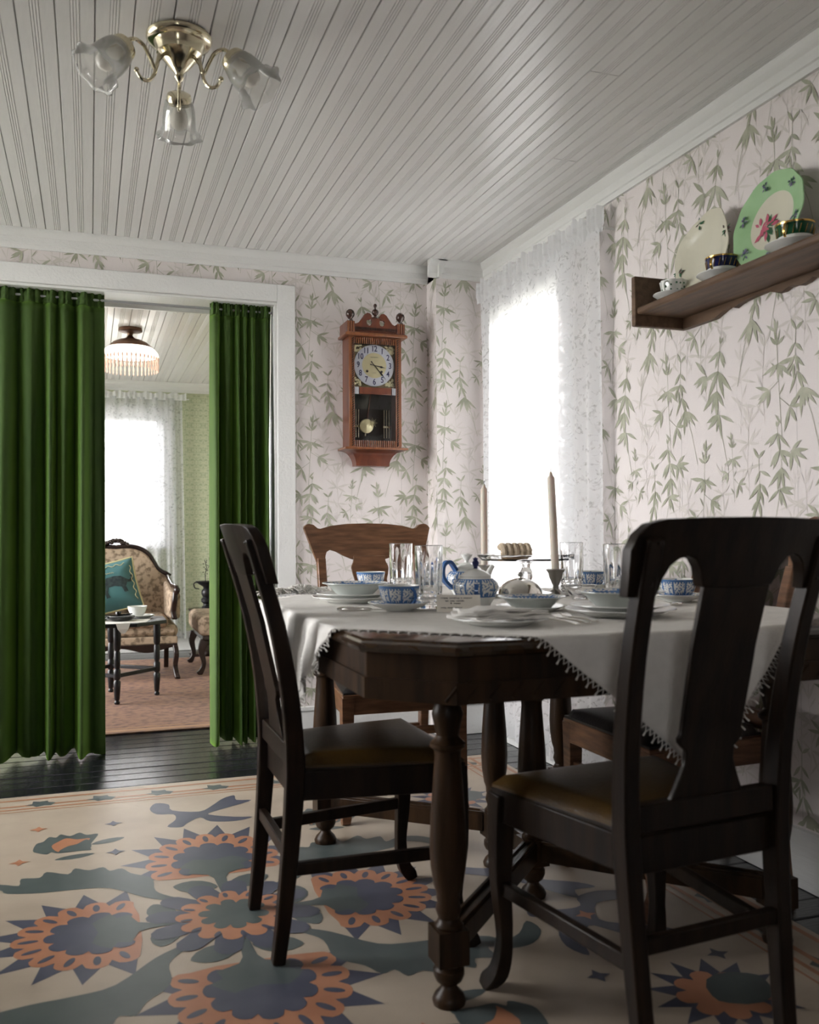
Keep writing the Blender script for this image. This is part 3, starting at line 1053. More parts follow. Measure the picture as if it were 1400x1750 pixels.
velvet('velvet_curtain', 'wide green velvet curtain covering the doorway up to the parlor view', -1.02, .062, 2.098, .012, 12.5, 3, 4.46, lambda u: .010 * math.sin(11 * u) + .005 * math.sin(23 * u))
velvet('velvet_curtain', 'narrow green velvet curtain beside the door casing, near the clock', .545, .838, 2.098, .020, 6.2, 14, 4.46, lambda u: .008 * math.sin(9 * u))
rod = thing('curtain_rod', 'thin metal rod across the doorway holding green velvet curtains', 'curtain rod', (0, 4.46, 2.085))
MB().tube([(DX0, 0, 0), (DX1 - .012, 0, 0)], .006, 10).build('rod', 'steel_grey', rod)

# ================================================================= LONG LACE CURTAIN AT THE DINING WINDOW
lc = thing('lace_curtain', 'long white lace curtain with gathered heading over the dining window', 'curtain', (1.848, 3.66, 0))


def lace_fold(y):
    return .016 * math.sin(y * 2 * PI / .115 + .6 * math.sin(y * 9)) + .012 * math.sin(y * 2 * PI / .31 + 1.2)


def lace_sheet(u, v):
    y = lerp(4.225, 3.055, u)
    z = lerp(2.165, .045, v)
    d = lace_fold(y) * (.30 + .55 * min(1, v * 3)) + (.012 if u > .93 else 0) * min(1, (u - .93) / .07)
    return (-d, y - 3.66, z)


MB().grid(lace_sheet, 200, 30).build('lace_panel', 'lace', lc, angle=180, uvscale=(1.1, 2.15))


def lace_head(u, v):
    y = lerp(4.235, 3.040, u)
    rip = .010 * math.sin(y * 2 * PI / .052 + math.sin(y * 23)) + .007 * math.sin(y * 2 * PI / .023)
    z = lerp(2.150, 2.250, v) + (.010 * math.sin(y * 41) + .006 * math.sin(y * 97)) * (v > .95)
    return (-rip * (.35 if v < .3 else 1.) - .004, y - 3.66, z)


MB().grid(lace_head, 260, 6).build('gathered_heading', 'lace_gather', lc, angle=180, uvscale=(1.1, .1))
lrod = thing('curtain_rod', 'white rod along the window wall inside the lace heading', 'curtain rod', (1.856, 3.66, 2.165))
MB().tube([(0, -.615, 0), (0, .575, 0)], .006, 8).build('rod', 'white_paint', lrod)
m = MB(); m.tube([(0, -.61, 0), (.044, -.61, 0)], .005, 8); m.build('bracket', 'white_paint', lrod)

# ================================================================= CEILING LIGHT (brass, three glass shades)
CLX, CLY = .228, 2.545
cl = thing('ceiling_light', 'brass ceiling light with three frosted ruffled glass shades above the rug', 'ceiling light', (CLX, CLY, 2.356))
MB().lathe([(0, 0), (.088, 0), (.088, -.008), (.082, -.016), (.068, -.020), (.062, -.034), (.060, -.048), (.048, -.056), (.040, -.068), (.022, -.088), (.012, -.098), (.010, -.106), (.013, -.110), (.009, -.118), (.0, -.126)], 40).build('canopy', 'brass', cl)
for k, az in enumerate((85, 205, 325)):
    a = R(az)
    dx, dy = math.cos(a), math.sin(a)
    pth = smooth_path([(.045, -.06), (.066, -.090), (.074, -.124), (.090, -.148), (.112, -.150), (.126, -.134)], 5)
    pth2 = smooth_path([(.060, -.066), (.072, -.110), (.088, -.086), (.106, -.060), (.132, -.052), (.154, -.068), (.163, -.090)], 6)
    arm = MB()
    arm.tube([(p[0] * dx, p[0] * dy, p[1]) for p in pth], .0048, 8)
    arm.tube([(p[0] * dx, p[0] * dy, p[1]) for p in pth2], .0052, 8)
    arm.sphere((.126 * dx, .126 * dy, -.132), .007, 10, 8)
    ao = arm.build('arm', 'brass', cl)
    tilt = R(42)
    ax = Vector((dx * math.sin(tilt), dy * math.sin(tilt), -math.cos(tilt)))
    base = Vector((.158 * dx, .158 * dy, -.080))
    q = Vector((0, 0, 1)).rotation_difference(ax).to_matrix().to_4x4()
    M_ = Matrix.Translation(base) @ q
    MB().lathe([(0, -.004), (.020, -.004), (.033, .002), (.036, .012), (.034, .030), (.031, .030), (.031, .012), (0, .010)], 28).xform(M_).build('shade_holder', 'brass', ao)
    sh = MB()
    pr = [(.031, .016), (.039, .026), (.044, .045), (.046, .070), (.047, .095), (.053, .112), (.066, .124)]
    sh.lathe(pr, 48, rmod=lambda an, z, r: 1 + (.075 * math.sin(8 * an) * max(0, (z - .085) / .045) if z > .085 else .012 * math.sin(16 * an)))
    sh.f = sh.f[:-2]; sh.m = sh.m[:-2]; sh.uv = sh.uv[:-2]
    sh.xform(M_).build('glass_shade', 'shade_glass', cl, angle=180, solid=.0025, label='clear and frosted ruffled glass shade')
    bu = MB()
    bu.lathe([(.013, .012), (.013, .030), (.016, .040), (.025, .062), (.027, .078), (.022, .094), (.010, .104), (0, .106)], 20)
    bu.xform(M_).build('light_bulb', 'bulb_glass', cl)

# ================================================================= WALL CLOCK
ck = thing('wall_clock', 'brown wooden pendulum wall clock with white numeral dial', 'clock', (1.318, YB, 1.33))
KX = 1.318
# local: x right, y negative towards the room, z up from 1.33 m
FY = -.12
m = MB()
m.box(-.134, -.116, FY + .006, 0, .09, .63); m.box(.116, .134, FY + .006, 0, .09, .63)
m.box(-.116, .116, FY + .006, 0, .615, .63); m.box(-.116, .116, FY + .006, 0, .09, .104)
m.build('case', 'clock_wood', ck, bevel=.002)
MB().box(-.116, .116, -.012, -.004, .104, .615).build('back_panel', 'clock_dark', ck)
door = MB()
door.box(-.134, -.106, FY, FY + .014, .09, .63, 0); door.box(.106, .134, FY, FY + .014, .09, .63, 0)
do = door.build('door_frame', 'clock_gold_wood', ck, bevel=.002)
for sx in (-1, 1):
    rope = MB()
    for t in range(46):
        z = .098 + t * .0115
        rope.tube([(sx * .114 - .004, FY - .002, z), (sx * .114 + .004, FY - .002, z + .009)], .0024, 6)
    rope.build('rope_carving', 'clock_dark', do, kind='stuff')
for (z0, z1) in ((.596, .626), (.092, .124)):
    rd = MB()
    for k in range(22):
        x = -.104 + k * .0099
        rd.tube([(x, FY + .004, z0), (x, FY + .004, z1)], .0034, 8)
    rd.build('reeding', 'clock_gold_wood', do, kind='stuff')
MB().box(-.106, .106, FY + .008, FY + .010, .124, .596).build('glass_pane', 'clock_glass', do, smooth=False)
m = MB(); m.box(-.082, .082, FY + .001, FY + .008, .350, .384)
m.build('cross_bar', 'clock_wood', do, bevel=.002)
for sx in (-1, 1):
    fl_ = MB()
    for k in range(3):
        fl_.tube([(sx * (.088 + .007 * k), FY + .004, .350), (sx * (.088 + .007 * k), FY + .004, .384)], .003, 8)
    fl_.build('flute', 'steel_grey', do, kind='stuff')
# cornice, crest and finials
m = MB()
m.prism([(-.158, .630), (-.158, .640), (-.152, .646), (.152, .646), (.158, .640), (.158, .630)], FY - .028, 0, lambda u, v, h: (u, h, v))
m.build('cornice', 'clock_gold_wood', ck, bevel=.003)
MB().box(-.146, .146, FY - .005, 0, .646, .660).build('cornice_step', 'clock_wood', ck, bevel=.002)
for sx in (-1, 1):
    pb = MB()
    pb.box(sx * .128 - .020, sx * .128 + .020, FY - .018, 0, .646, .700)
    po = pb.build('corner_block', 'clock_wood', ck, bevel=.002)
    for k in (-1, 0, 1):
        MB().tube([(sx * .128 + k * .012, FY - .018, .648), (sx * .128 + k * .012, FY - .018, .698)], .005, 8).build('reed', 'clock_gold_wood', po)
    MB().lathe([(.013, .700), (.014, .706), (.009, .710), (.012, .715), (.020, .724), (.0225, .735), (.019, .748), (.009, .757), (0, .759)], 20, (sx * .128, FY - .004, 0)).build('finial', 'finial_brown', ck)
crest = [(-.108, .660), (-.108, .690), (-.098, .691), (-.085, .697), (-.070, .718), (-.056, .738), (-.042, .747), (-.028, .744), (-.020, .733), (-.021, .720), (-.029, .713), (-.040, .713), (-.047, .706), (-.045, .692), (-.034, .683), (-.023, .687), (-.019, .700), (-.022, .714), (-.022, .722), (0, .722)]
crest = crest + [(-a, c) for a, c in crest[::-1][1:]]
MB().prism(crest, FY - .008, FY + .006, lambda u, v, h: (u, h, v)).build('crest', 'clock_wood', ck, smooth=False)
dn = MB()
for k in range(26):
    dn.box(-.104 + k * .0083, -.104 + k * .0083 + .0045, FY - .0095, FY - .006, .662, .674)
dn.build('dentil_row', 'clock_dark', ck, kind='stuff')
MB().lathe([(.018, .722), (.020, .726), (.008, .729), (.007, .736), (.015, .744), (.017, .754), (.013, .764), (.005, .769), (.004, .774), (.008, .780), (.009, .786), (.006, .793), (0, .796)], 18, (0, FY, 0)).build('finial', 'finial_brown', ck)
# base
MB().box(-.160, .160, FY - .026, 0, .078, .090).build('base_ledge', 'clock_gold_wood', ck, bevel=.003)
rows = []
for t in range(9):
    s = t / 8
    k = (1 - math.cos(s * PI / 2))
    hw = lerp(.148, .085, math.sin(s * PI / 2) ** 1.0)
    dp = lerp(FY - .018, FY + .050, math.sin(s * PI / 2))
    z = .078 - .075 * k
    rows.append([(-hw, 0, z), (hw, 0, z), (hw, dp, z), (-hw, dp, z)])
MB().slab(rows).build('base_cove', 'clock_wood', ck, angle=50)
# dial
DZ_, DY = .495, FY + .024
MB().box(-.106, .106, DY + .004, DY + .010, .384, .596).build('dial_plate', 'dial_bronze', ck)
sc_ = MB()
rr_ = random.Random(4)
for sx in (-1, 1):
    for sz in (-1, 1):
        for k in range(26):
            px, pz = sx * rr_.uniform(.062, .102), DZ_ + sz * rr_.uniform(.062, .099)
            if math.hypot(px, pz - DZ_) > .104:
                sc_.sphere((px, DY + .003, pz), rr_.uniform(.004, .008), 7, 5, (1, .5, 1))
sc_.build('spandrel_scrolls', 'dial_brass', ck, kind='stuff')
toY = Matrix(((1, 0, 0, 0), (0, 0, -1, DY), (0, 1, 0, DZ_), (0, 0, 0, 1)))   # lathe z -> towards the room
dl = MB().lathe([(0, -.002), (.100, -.002), (.102, 0), (.102, .003), (.099, .004), (0, .004)], 64, M=toY).build('dial', 'dial_white', ck)
MB().lathe([(0, .0042), (.060, .0042), (.062, .005), (0, .0055)], 48, M=toY).build('dial_centre', 'dial_brass', dl)


def text_mesh(s, size, name, material, parent, M_, extrude=.0004):
    cu = bpy.data.curves.new(name, 'FONT')
    cu.body = s
    cu.size = size
    cu.align_x = 'CENTER'
    cu.align_y = 'CENTER'
    cu.extrude = extrude
    cu.offset = size * .016
    ob = bpy.data.objects.new(name, cu)
    COL.objects.link(ob)
    dg = bpy.context.evaluated_depsgraph_get()
    me = bpy.data.meshes.new_from_object(ob.evaluated_get(dg))
    bpy.data.objects.remove(ob)
    me.transform(M_)
    me.materials.clear(); me.materials.append(MATS[material])
    me.name = name
    o = bpy.data.objects.new(name, me)
    COL.objects.link(o); o.parent = parent
    return o


for n in range(1, 13):
    a = PI / 2 - n * PI / 6
    px, pz = .0815 * math.cos(a), .0815 * math.sin(a)
    M_ = Matrix(((1, 0, 0, px), (0, 0, -1, DY - .0048), (0, 1, 0, DZ_ + pz), (0, 0, 0, 1))) @ Matrix.Diagonal((.88, 1.1, 1, 1))
    text_mesh(str(n), .036, 'numeral', 'ink_blue', dl, M_)
tk = MB()
for n in range(60):
    a = n * PI / 30
    if n % 5 == 0:
        tk.box(.0965 * math.cos(a) - .0008, .0965 * math.cos(a) + .0008, DY - .0048, DY - .004, DZ_ + .0965 * math.sin(a) - .0008, DZ_ + .0965 * math.sin(a) + .0008)
tk.build('minute_dots', 'ink_black', dl, kind='stuff')
sg = MB()   # the maker's script on the dial is too small to read: a penned line
sg.tube([(-.020 + .0016 * k, DY - .0062, DZ_ + .040 + .0025 * math.sin(k * 2.1) * math.cos(k * .7)) for k in range(26)], .0005, 4)
sg.tube([(-.010 + .0016 * k, DY - .0062, DZ_ - .036 + .0010 * math.sin(k * 2.6)) for k in range(13)], .0004, 4)
sg.build('dial_script', 'ink_black', dl, kind='stuff')
for sx in (-1, 1):
    MB().lathe([(0, .0052), (.0075, .0052), (.0075, .0066), (.005, .0068), (0, .0060)], 14, M=Matrix.Translation((sx * .037, 0, -.030)) @ toY).build('winding_hole', ['brass'], dl)
    MB().lathe([(0, .0069), (.0045, .0069), (0, .0072)], 12, M=Matrix.Translation((sx * .037, 0, -.030)) @ toY).build('winding_arbor', 'ink_black', dl)


def hand(name, ang, ln, tail, w):
    a = PI / 2 - R(ang)
    P = [(-tail, -w * .9), (-tail * .5, -w * .4), (ln * .45, -w * .7), (ln * .62, -w * 1.7), (ln * .74, -w * .6), (ln, 0), (ln * .74, w * .6), (ln * .62, w * 1.7), (ln * .45, w * .7), (-tail * .5, w * .4), (-tail, w * .9)]
    fn = lambda u, v, h: (u * math.cos(a) - v * math.sin(a), DY - h, DZ_ + u * math.sin(a) + v * math.cos(a))
    return MB().prism(P, .008, .0092, fn).build(name, 'ink_black', dl, smooth=False)


hand('hour_hand', 101, .060, .022, .0030)
hand('minute_hand', 139, .092, .026, .0026)
# pendulum and chime rods
pen = MB(); pen.rsweep([(-.006, -.052, .36), (-.024, -.052, .235)], .012, .004, (0, 1, 0))
po = pen.build('pendulum_rod', 'clock_wood', ck)
MB().lathe([(0, -.004), (.034, -.002), (.036, 0), (.034, .003), (0, .007)], 40, M=Matrix(((1, 0, 0, -.030), (0, 0, -1, -.062), (0, 1, 0, .200), (0, 0, 0, 1)))).build('pendulum_bob', 'dial_brass', po)
bs = MB()
for k in range(16):
    a = k * PI / 8
    r_ = .026 if k % 2 == 0 else .019
    bs.tube([(-.002, -.072, .216), (-.002 + r_ * math.cos(a), -.072, .216 + r_ * math.sin(a))], [.0014, .0006], 5)
bs.build('sunburst', 'dial_brass', po, kind='stuff')
MB().tube([(-.034, -.056, .166), (-.035, -.056, .152)], .004, 8).build('rating_nut', 'brass', po)
for cx in (-.078, .080):
    for k in (-1, 0, 1):
        MB().tube([(cx + k * .013, -.045, .145), (cx + k * .013, -.045, .285)], .0018, 6).build('chime_rod', 'brass', ck)
    MB().box(cx - .019, cx + .019, -.050, -.040, .195, .205).build('chime_bar', 'brass', ck, bevel=.001)

# ================================================================= PLATE SHELF ON THE WINDOW WALL
SZ = 1.742
sh = thing('wall_shelf', 'brown wooden plate shelf with scalloped valance on the wallpapered wall', 'shelf', (XR, 2.62, 1.68))
L_ = 1.55


def sx_(p): return p


end = [(0, 0), (-.205, 0), (-.205, .165), (0, .165)]
MB().prism(end, -.022, 0, lambda u, v, h: (u, h, v)).build('end_panel', 'shelf_wood', sh, bevel=.004)
MB().prism(end, -L_, -L_ + .022, lambda u, v, h: (u, h, v)).build('end_panel', 'shelf_wood', sh, bevel=.004)
MB().box(-.200, 0, -L_ + .022, -.022, .036, .061).build('shelf_board', 'shelf_wood', sh, bevel=.008)
val = [(-.022, .036), (-.022, 0)]
N = 64
for k in range(N + 1):
    t = k / N
    y = -.022 - t * (L_ - .044)
    s = abs(t - .5) * 2
    if s > .80: z = .0
    elif s > .68: z = .022 * (1 - math.cos((.80 - s) / .12 * PI)) / 2
    elif s > .62: z = .022 - .010 * math.sin((.68 - s) / .06 * PI)
    elif s > .44: z = .022 + .006 * math.sin((.62 - s) / .18 * PI / 2)
    else: z = .022 - .012 * abs(math.sin((.44 - s) / .11 * PI))
    val.append((y, z))
val.append((-L_ + .022, .036))
MB().prism(val, -.020, 0, lambda u, v, h: (h, u, v)).build('valance', 'shelf_wood', sh, smooth=False)
MB().tube([(-.085, -.022, .067), (-.085, -L_ + .022, .067)], .004, 6).build('plate_rail', 'shelf_wood', sh)


def plate_on_wall(name, label, y, rad, kind):
    lean = R(12)
    root = thing(name, label, 'plate', (XR - .068, y, SZ + .0005))
    # local lathe axis tilted: face towards -X
    M_ = Matrix.Translation((0, 0, 0)) @ Matrix.Rotation(-PI / 2 + lean, 4, 'Y')
    sq = (lambda an, z, r: (1 + .055 * math.cos(4 * (an + .35)) + (.012 * math.cos(12 * an) if r > rad * .9 else 0)) if kind == 'cream' else 1 + (.012 * math.cos(12 * an) if r > rad * .8 else 0))
    pr = [(0, 0), (rad * .55, 0), (rad * .62, .004), (rad * .66, .008), (rad * .96, .018), (rad, .022), (rad * .99, .024), (rad * .95, .022), (rad * .66, .012), (rad * .60, .0065), (0, .005)]
    body = MB().lathe(pr, 72, rmod=sq, mi=0 if kind == 'cream' else [0, 0, 0, 1, 1, 1, 1, 1, 1, 0])
    body.xform(Matrix.Translation((0, 0, rad * .985)) @ M_)
    body.build('plate_body', ['plate_cream', 'plate_green'], root)
    T_ = Matrix.Translation((0, 0, rad * .985)) @ M_

    def posy(r, a, s, cols):
        q_ = MB()
        rn = random.Random(int(a * 100))
        zz = (.0175 + .0015 if r > rad * .7 else .0062)
        for k in range(16):
            t = rn.uniform(0, 6.28); d = rn.uniform(.3, 1) * s
            cxx, cyy = r * math.cos(a) + d * math.cos(t), r * math.sin(a) + d * math.sin(t)
            q_.add([(cxx + .3 * s * math.cos(j * PI / 3 + t) * (1.5 if j % 3 == 0 else .6), cyy + .3 * s * math.sin(j * PI / 3 + t) * (1.5 if j % 3 == 0 else .6), zz + (.0006 + .0001 * k)) for j in range(6)], [tuple(range(6))], 0 if k < 11 else 1)
        q_.xform(T_).build('painted_posy', cols, root, smooth=False, kind='stuff')
    if kind == 'cream':
        for k, a in enumerate((.35, .35 + PI / 2, .35 + PI, .35 + 1.5 * PI)):
            posy(rad * .86, a, .020, ['rose_leaf', 'finial_brown'])
    else:
        for k in range(6):
            posy(rad * .80, k * PI / 3 + .3, .015, ['flower_violet', 'rose_leaf'])
        posy(rad * .15, 2.4, .040, ['rose_leaf', 'rose_pink']); posy(rad * .28, 1.9, .028, ['rose_pink', 'rose_pink'])
        MB().lathe([(rad * .985, .0235), (rad * 1.0, .0240), (rad * 1.002, .022)], 72, rmod=sq).xform(T_)
    return root


plate_on_wall('display_plate', 'cream square-cornered plate with green sprigs leaning on the shelf', 2.405, .133, 'cream')
plate_on_wall('display_plate', 'green rimmed plate with pink roses leaning on the shelf', 2.105, .141, 'green')


def ring_handle(mb, rx, z, w, h, r, az=0., mi=0):
    P = []
    for k in range(13):
        t = -PI / 2 + PI * k / 12
        P.append(((rx + w * math.cos(t)) * math.cos(az), (rx + w * math.cos(t)) * math.sin(az), z + h * math.sin(t)))
    mb.tube(P, r, 8, mi)
    return mb


def saucer(name, label, loc, rad=.075, mats=('porcelain',), group=None, band=False):
    root = thing(name, label, 'saucer', loc, 0, group)
    pr = [(0, .002), (rad * .42, .0), (rad * .45, .001), (rad * .48, .004), (rad * .80, .012), (rad, .021), (rad * .995, .0225), (rad * .97, .0220), (rad * .76, .0145), (rad * .46, .0065), (rad * .40, .0050), (0, .0050)]
    bd = {8: (1, 0, 1), 7: (1, 0, 1)} if band else None
    if band: bd = {7: (1, .5, 1), 8: (1, 0, .5)}
    MB().lathe(pr, 56, bands=bd).build('saucer_dish', list(mats), root)
    return root


CUPS = {
    'tall': [(0, .006), (.022, .006), (.022, .0), (.025, .0), (.026, .006), (.034, .016), (.0405, .030), (.0435, .046), (.0455, .058), (.0465, .062), (.0455, .0625), (.0435, .058), (.0415, .046), (.038, .030), (.030, .016), (0, .011)],
    'wide': [(0, .006), (.024, .006), (.024, .0), (.027, .0), (.028, .006), (.036, .014), (.043, .024), (.047, .034), (.050, .050), (.0515, .056), (.050, .0565), (.048, .050), (.045, .034), (.040, .024), (.033, .014), (0, .010)],
}


def shelf_cup(name, label, loc, az, kind, prof='tall', s=1.0):
    root = thing(name, label, 'teacup', loc)
    pr = [(r * s, z * s) for r, z in CUPS[prof]]
    bd = {'navy': {6: (1, 0, 1), 7: (1, 0, 1), 8: (2, 0, 1)}, 'green': {6: (1, 0, 1), 7: (1, 0, 1), 8: (2, 0, 1)}, 'white': None}[kind]
    MB().lathe(pr, 48, bands=bd, rmod=(lambda an, z, r: 1 + .05 * math.cos(8 * an) * z / .06) if kind == 'white' else None).build('cup_bowl', ['porcelain', 'cup_navy' if kind == 'navy' else 'cup_green', 'gilt'], root)
    h = ring_handle(MB(), .041 * s, .036 * s, .022 * s, .021 * s, .0032 * s, az)
    h.build('handle', 'gilt' if kind != 'white' else 'porcelain', root)
    if kind in ('navy', 'green'):
        gd = MB()
        for k in range(18):
            a = 2 * PI * k / 18
            gd.tube([(.0418 * s * math.cos(a), .0418 * s * math.sin(a), .032 * s), (.0450 * s * math.cos(a + .12), .0450 * s * math.sin(a + .12), .052 * s)], .0011, 5)
        gd.build('gilt_ornament', 'gilt', root, kind='stuff')
    else:
        gd = MB()
        rn = random.Random(5)
        for k in range(30):
            a = rn.uniform(0, 6.28); z = rn.uniform(.024, .050)
            gd.sphere(((.0405 + (z - .03) * .16) * s * math.cos(a), (.0405 + (z - .03) * .16) * s * math.sin(a), z * s), .0035, 6, 4)
        gd.build('painted_sprig', 'rose_leaf', root, kind='stuff')
    return root


AZ = R(205)
for (y, lab, kd, pf, s) in ((2.495, 'white teacup with green leaf sprigs at the shelf end', 'white', 'tall', .92), (2.255, 'navy and gold banded teacup before the cream plate', 'navy', 'tall', 1.05), (1.955, 'green and gold banded teacup before the green plate', 'green', 'tall', 1.1)):
    saucer('saucer', {'white': 'white saucer under the leaf-sprigged teacup at the shelf end', 'navy': 'white saucer under the navy and gold teacup', 'green': 'white saucer under the green and gold teacup'}[kd], (1.772, y, SZ), .070 * s, ('porcelain',), 'saucers on the wall shelf')
    shelf_cup('teacup', lab, (1.772, y, SZ + .0055), AZ, kd, pf, s)

# ================================================================= DINING TABLE
TX0, TX1, TY0, TY1, TZ = .50, 1.74, 1.60, 3.28, .795
TCX, TCY = 1.15, 2.375
tb = thing('dining_table', 'dark octagonal-cornered wooden dining table with turned legs and stretchers', 'table', (TCX, TCY, .006))
tz = TZ - .006


def octo(inset, ch=.145):
    x0, x1, y0, y1 = TX0 - TCX + inset, TX1 - TCX - inset, TY0 - TCY + inset, TY1 - TCY - inset
    c = ch
    return [(x0 + c, y0), (x1 - c, y0), (x1, y0 + c), (x1, y1 - c), (x1 - c, y1), (x0 + c, y1), (x0, y1 - c), (x0, y0 + c)]


top = MB()
rings = [(.012, tz - .030), (.004, tz - .026), (.0, tz - .018), (.004, tz - .010), (.010, tz - .006), (.012, tz - .001), (.016, tz)]
vs = []
for (ins, z) in rings:
    vs += [(x, y, z) for x, y in octo(ins)]
fs = []
for i_ in range(len(rings) - 1):
    for k in range(8):
        fs.append((i_ * 8 + k, i_ * 8 + (k + 1) % 8, i_ * 8 + 8 + (k + 1) % 8, i_ * 8 + 8 + k))
fs.append(tuple(range(8))[::-1]); fs.append(tuple((len(rings) - 1) * 8 + k for k in range(8)))
top.add(vs, fs)
top.build('table_top', 'table_polish', tb, angle=20)


def ring_wall(o_in, t, z0, z1, ch=.14):
    mb = MB()
    a, c = octo(o_in, ch), octo(o_in + t, ch)
    for k in range(8):
        k2 = (k + 1) % 8
        P = [(*a[k], z0), (*a[k2], z0), (*c[k2], z0), (*c[k], z0), (*a[k], z1), (*a[k2], z1), (*c[k2], z1), (*c[k], z1)]
        mb.add(P, [(0, 3, 2, 1), (4, 5, 6, 7), (0, 1, 5, 4), (2, 3, 7, 6)])
    return mb


ring_wall(.020, .022, tz - .078, tz - .030).build('apron', 'dark_wood', tb, smooth=False)
ring_wall(.014, .028, tz - .120, tz - .078).build('apron_band', 'dark_wood', tb, smooth=False)
# carved chevrons on the band: short raised diagonals
cv = MB()
for k in range(-11, 10):
    x = k * .046
    cv.rsweep([(x - .012, TY0 - TCY + .0135, tz - .112), (x + .012, TY0 - TCY + .0135, tz - .086)], .003, .006, (0, 1, 0))
cv.build('band_carving', 'dark_wood', tb, kind='stuff')
LEGP = [(.018, 0), (.034, 0), (.036, .010), (.030, .022), (.018, .034), (.016, .040), (.028, .050), (.033, .062), (.033, .074), (.026, .082), (.030, .086), (.030, .090)]
LEGP2 = [(.030, .158), (.031, .166), (.025, .172), (.022, .180), (.028, .198), (.024, .215), (.026, .222), (.026, .232), (.032, .250), (.038, .290), (.040, .330), (.037, .400), (.031, .480), (.028, .520), (.029, .532), (.038, .540), (.038, .548), (.028, .556), (.024, .564), (.030, .590), (.034, .610), (.028, .628), (.024, .640), (.035, .650), (.036, .668)]
SCL = (tz - .12) / .668
legs = {}


def table_leg(x, y):
    mb = MB()
    mb.lathe([(r, z * SCL) for r, z in LEGP], 24, (x, y, 0))
    mb.box(x - .034, x + .034, y - .034, y + .034, .088 * SCL, .160 * SCL)
    mb.lathe([(r, z * SCL) for r, z in LEGP2], 24, (x, y, 0))
    return mb.build('leg', 'dark_wood', tb)


LX0, LX1, LY0, LY1 = .722 - TCX, 1.578 - TCX, 1.835 - TCY, 2.915 - TCY
for (x, y) in ((LX0, LY0), (LX0, LY1), (LX1, LY0), (LX1, LY1), (0, -.085), (0, .165)):
    table_leg(x, y)


def stretcher(p, q, parent, w=.044, h=.05, z=.128, material='dark_wood'):
    mb = MB()
    P0, P1 = Vector((*p, z)), Vector((*q, z))
    d = (P1 - P0).normalized()
    P0, P1 = P0 + d * .03, P1 - d * .03
    sd = Vector((-d.y, d.x, 0))
    mb.rsweep([P0, P1], w, h, sd)
    for s_ in (-.3, .3):
        mb.rsweep([P0 + sd * w * s_ + Vector((0, 0, h / 2 + .002)), P1 + sd * w * s_ + Vector((0, 0, h / 2 + .002))], .010, .008, sd)
    return mb.build('stretcher', material, parent, bevel=.002)


stretcher((LX0, LY0), (0, -.085), tb); stretcher((LX1, LY0), (0, -.085), tb)
stretcher((LX0, LY1), (0, .165), tb); stretcher((LX1, LY1), (0, .165), tb)
stretcher((0, -.085), (0, .165), tb)

# ================================================================= TABLECLOTH (square laid cornerwise)
CCX, CCY, CD = 1.12, 2.37, 1.07
ct = thing('tablecloth', 'off-white linen cloth laid cornerwise with crocheted edging, draped on the dining table', 'tablecloth', (CCX, CCY, 0))
CT_Z = TZ + .0025


def drape(x, y):
    """flat cloth point -> draped point (world)"""
    X, Y = CCX + x, CCY + y
    s, nx, ny, al = 0, 0, 0, 0
    if X < TX0: s, nx, al = TX0 - X, -1, Y
    elif X > TX1: s, nx, al = X - TX1, 1, Y
    if Y < TY0 and TY0 - Y > s: s, nx, ny, al = TY0 - Y, 0, -1, X
    elif Y > TY1 and Y - TY1 > s: s, nx, ny, al = Y - TY1, 0, 1, X
    if s <= 0:
        w = .0012 * math.sin(X * 31 + 2 * math.sin(Y * 17)) + .0010 * math.sin(Y * 43 + X * 9)
        return (X, Y, CT_Z + .001 + w * .6)
    if nx < 0: s *= .74
    elif nx > 0: s *= .55
    g_ = min(1, s / .10)
    if nx < 0:
        pl_ = .011 * math.sin(al * 2 * PI / .105 + .8 * math.sin(al * 13)) + .003 * math.sin(al * 2 * PI / .043)
        drift = 0
    elif ny < 0:
        pl_ = .006 * math.sin(al * 2 * PI / .19)
        drift = .05 * g_ * s / .25
    else:
        pl_ = .003 * math.sin(al * 2 * PI / .12)
        drift = 0
    out = .007 + (.012 if nx <= 0 else .004) * g_ + pl_ * g_ + (.03 * max(0, s - .1) if nx <= 0 else 0)
    rr = .012
    if s < rr * 1.57:
        an = s / rr
        o_, dz = rr * math.sin(an) * .55, rr * (1 - math.cos(an))
    else:
        o_, dz = out, s - rr * .57
    o_ = max(o_, .004)
    X = min(max(X, TX0), TX1); Y = min(max(Y, TY0), TY1)
    if nx: return ((TX0 if nx < 0 else TX1) + nx * o_, Y + drift, CT_Z - dz)
    return (X + drift, (TY0 if ny < 0 else TY1) + ny * o_, CT_Z - dz)


def cloth_fn(u, v):
    a, c = (u - .5) * 2, (v - .5) * 2
    x, y = (a - c) * CD / 2, (a + c) * CD / 2
    p = drape(x, y)
    return (p[0] - CCX, p[1] - CCY, p[2])


MB().grid(cloth_fn, 150, 150).build('linen_square', 'linen', ct, angle=180, solid=.0016)
for e_ in range(4):
    pth, pic = [], MB()
    n_ = 130
    for k in range(n_ + 1):
        t = k / n_
        u, v = ((t, 0), (1, t), (1 - t, 1), (0, 1 - t))[e_]
        pth.append(cloth_fn(u, v))
    for k in range(0, n_ - 1):
        p0, p1 = Vector(pth[k]), Vector(pth[k + 1])
        mid = (p0 + p1) / 2
        t = (k + .5) / n_
        uo, vo = ((t, -.012), (1.012, t), (1 - t, 1.012), (-.012, 1 - t))[e_]
        o_ = Vector(cloth_fn(uo, vo))
        pic.tube([p0, mid.lerp(o_, .75), p1], .0011, 4)
        if k % 2 == 0:
            pic.tube([mid.lerp(o_, .7), mid.lerp(o_, 1.3)], [.0012, .0022], 5)
    pic.build('crochet_edging', 'crochet', ct, kind='stuff', label='crocheted picot edging')
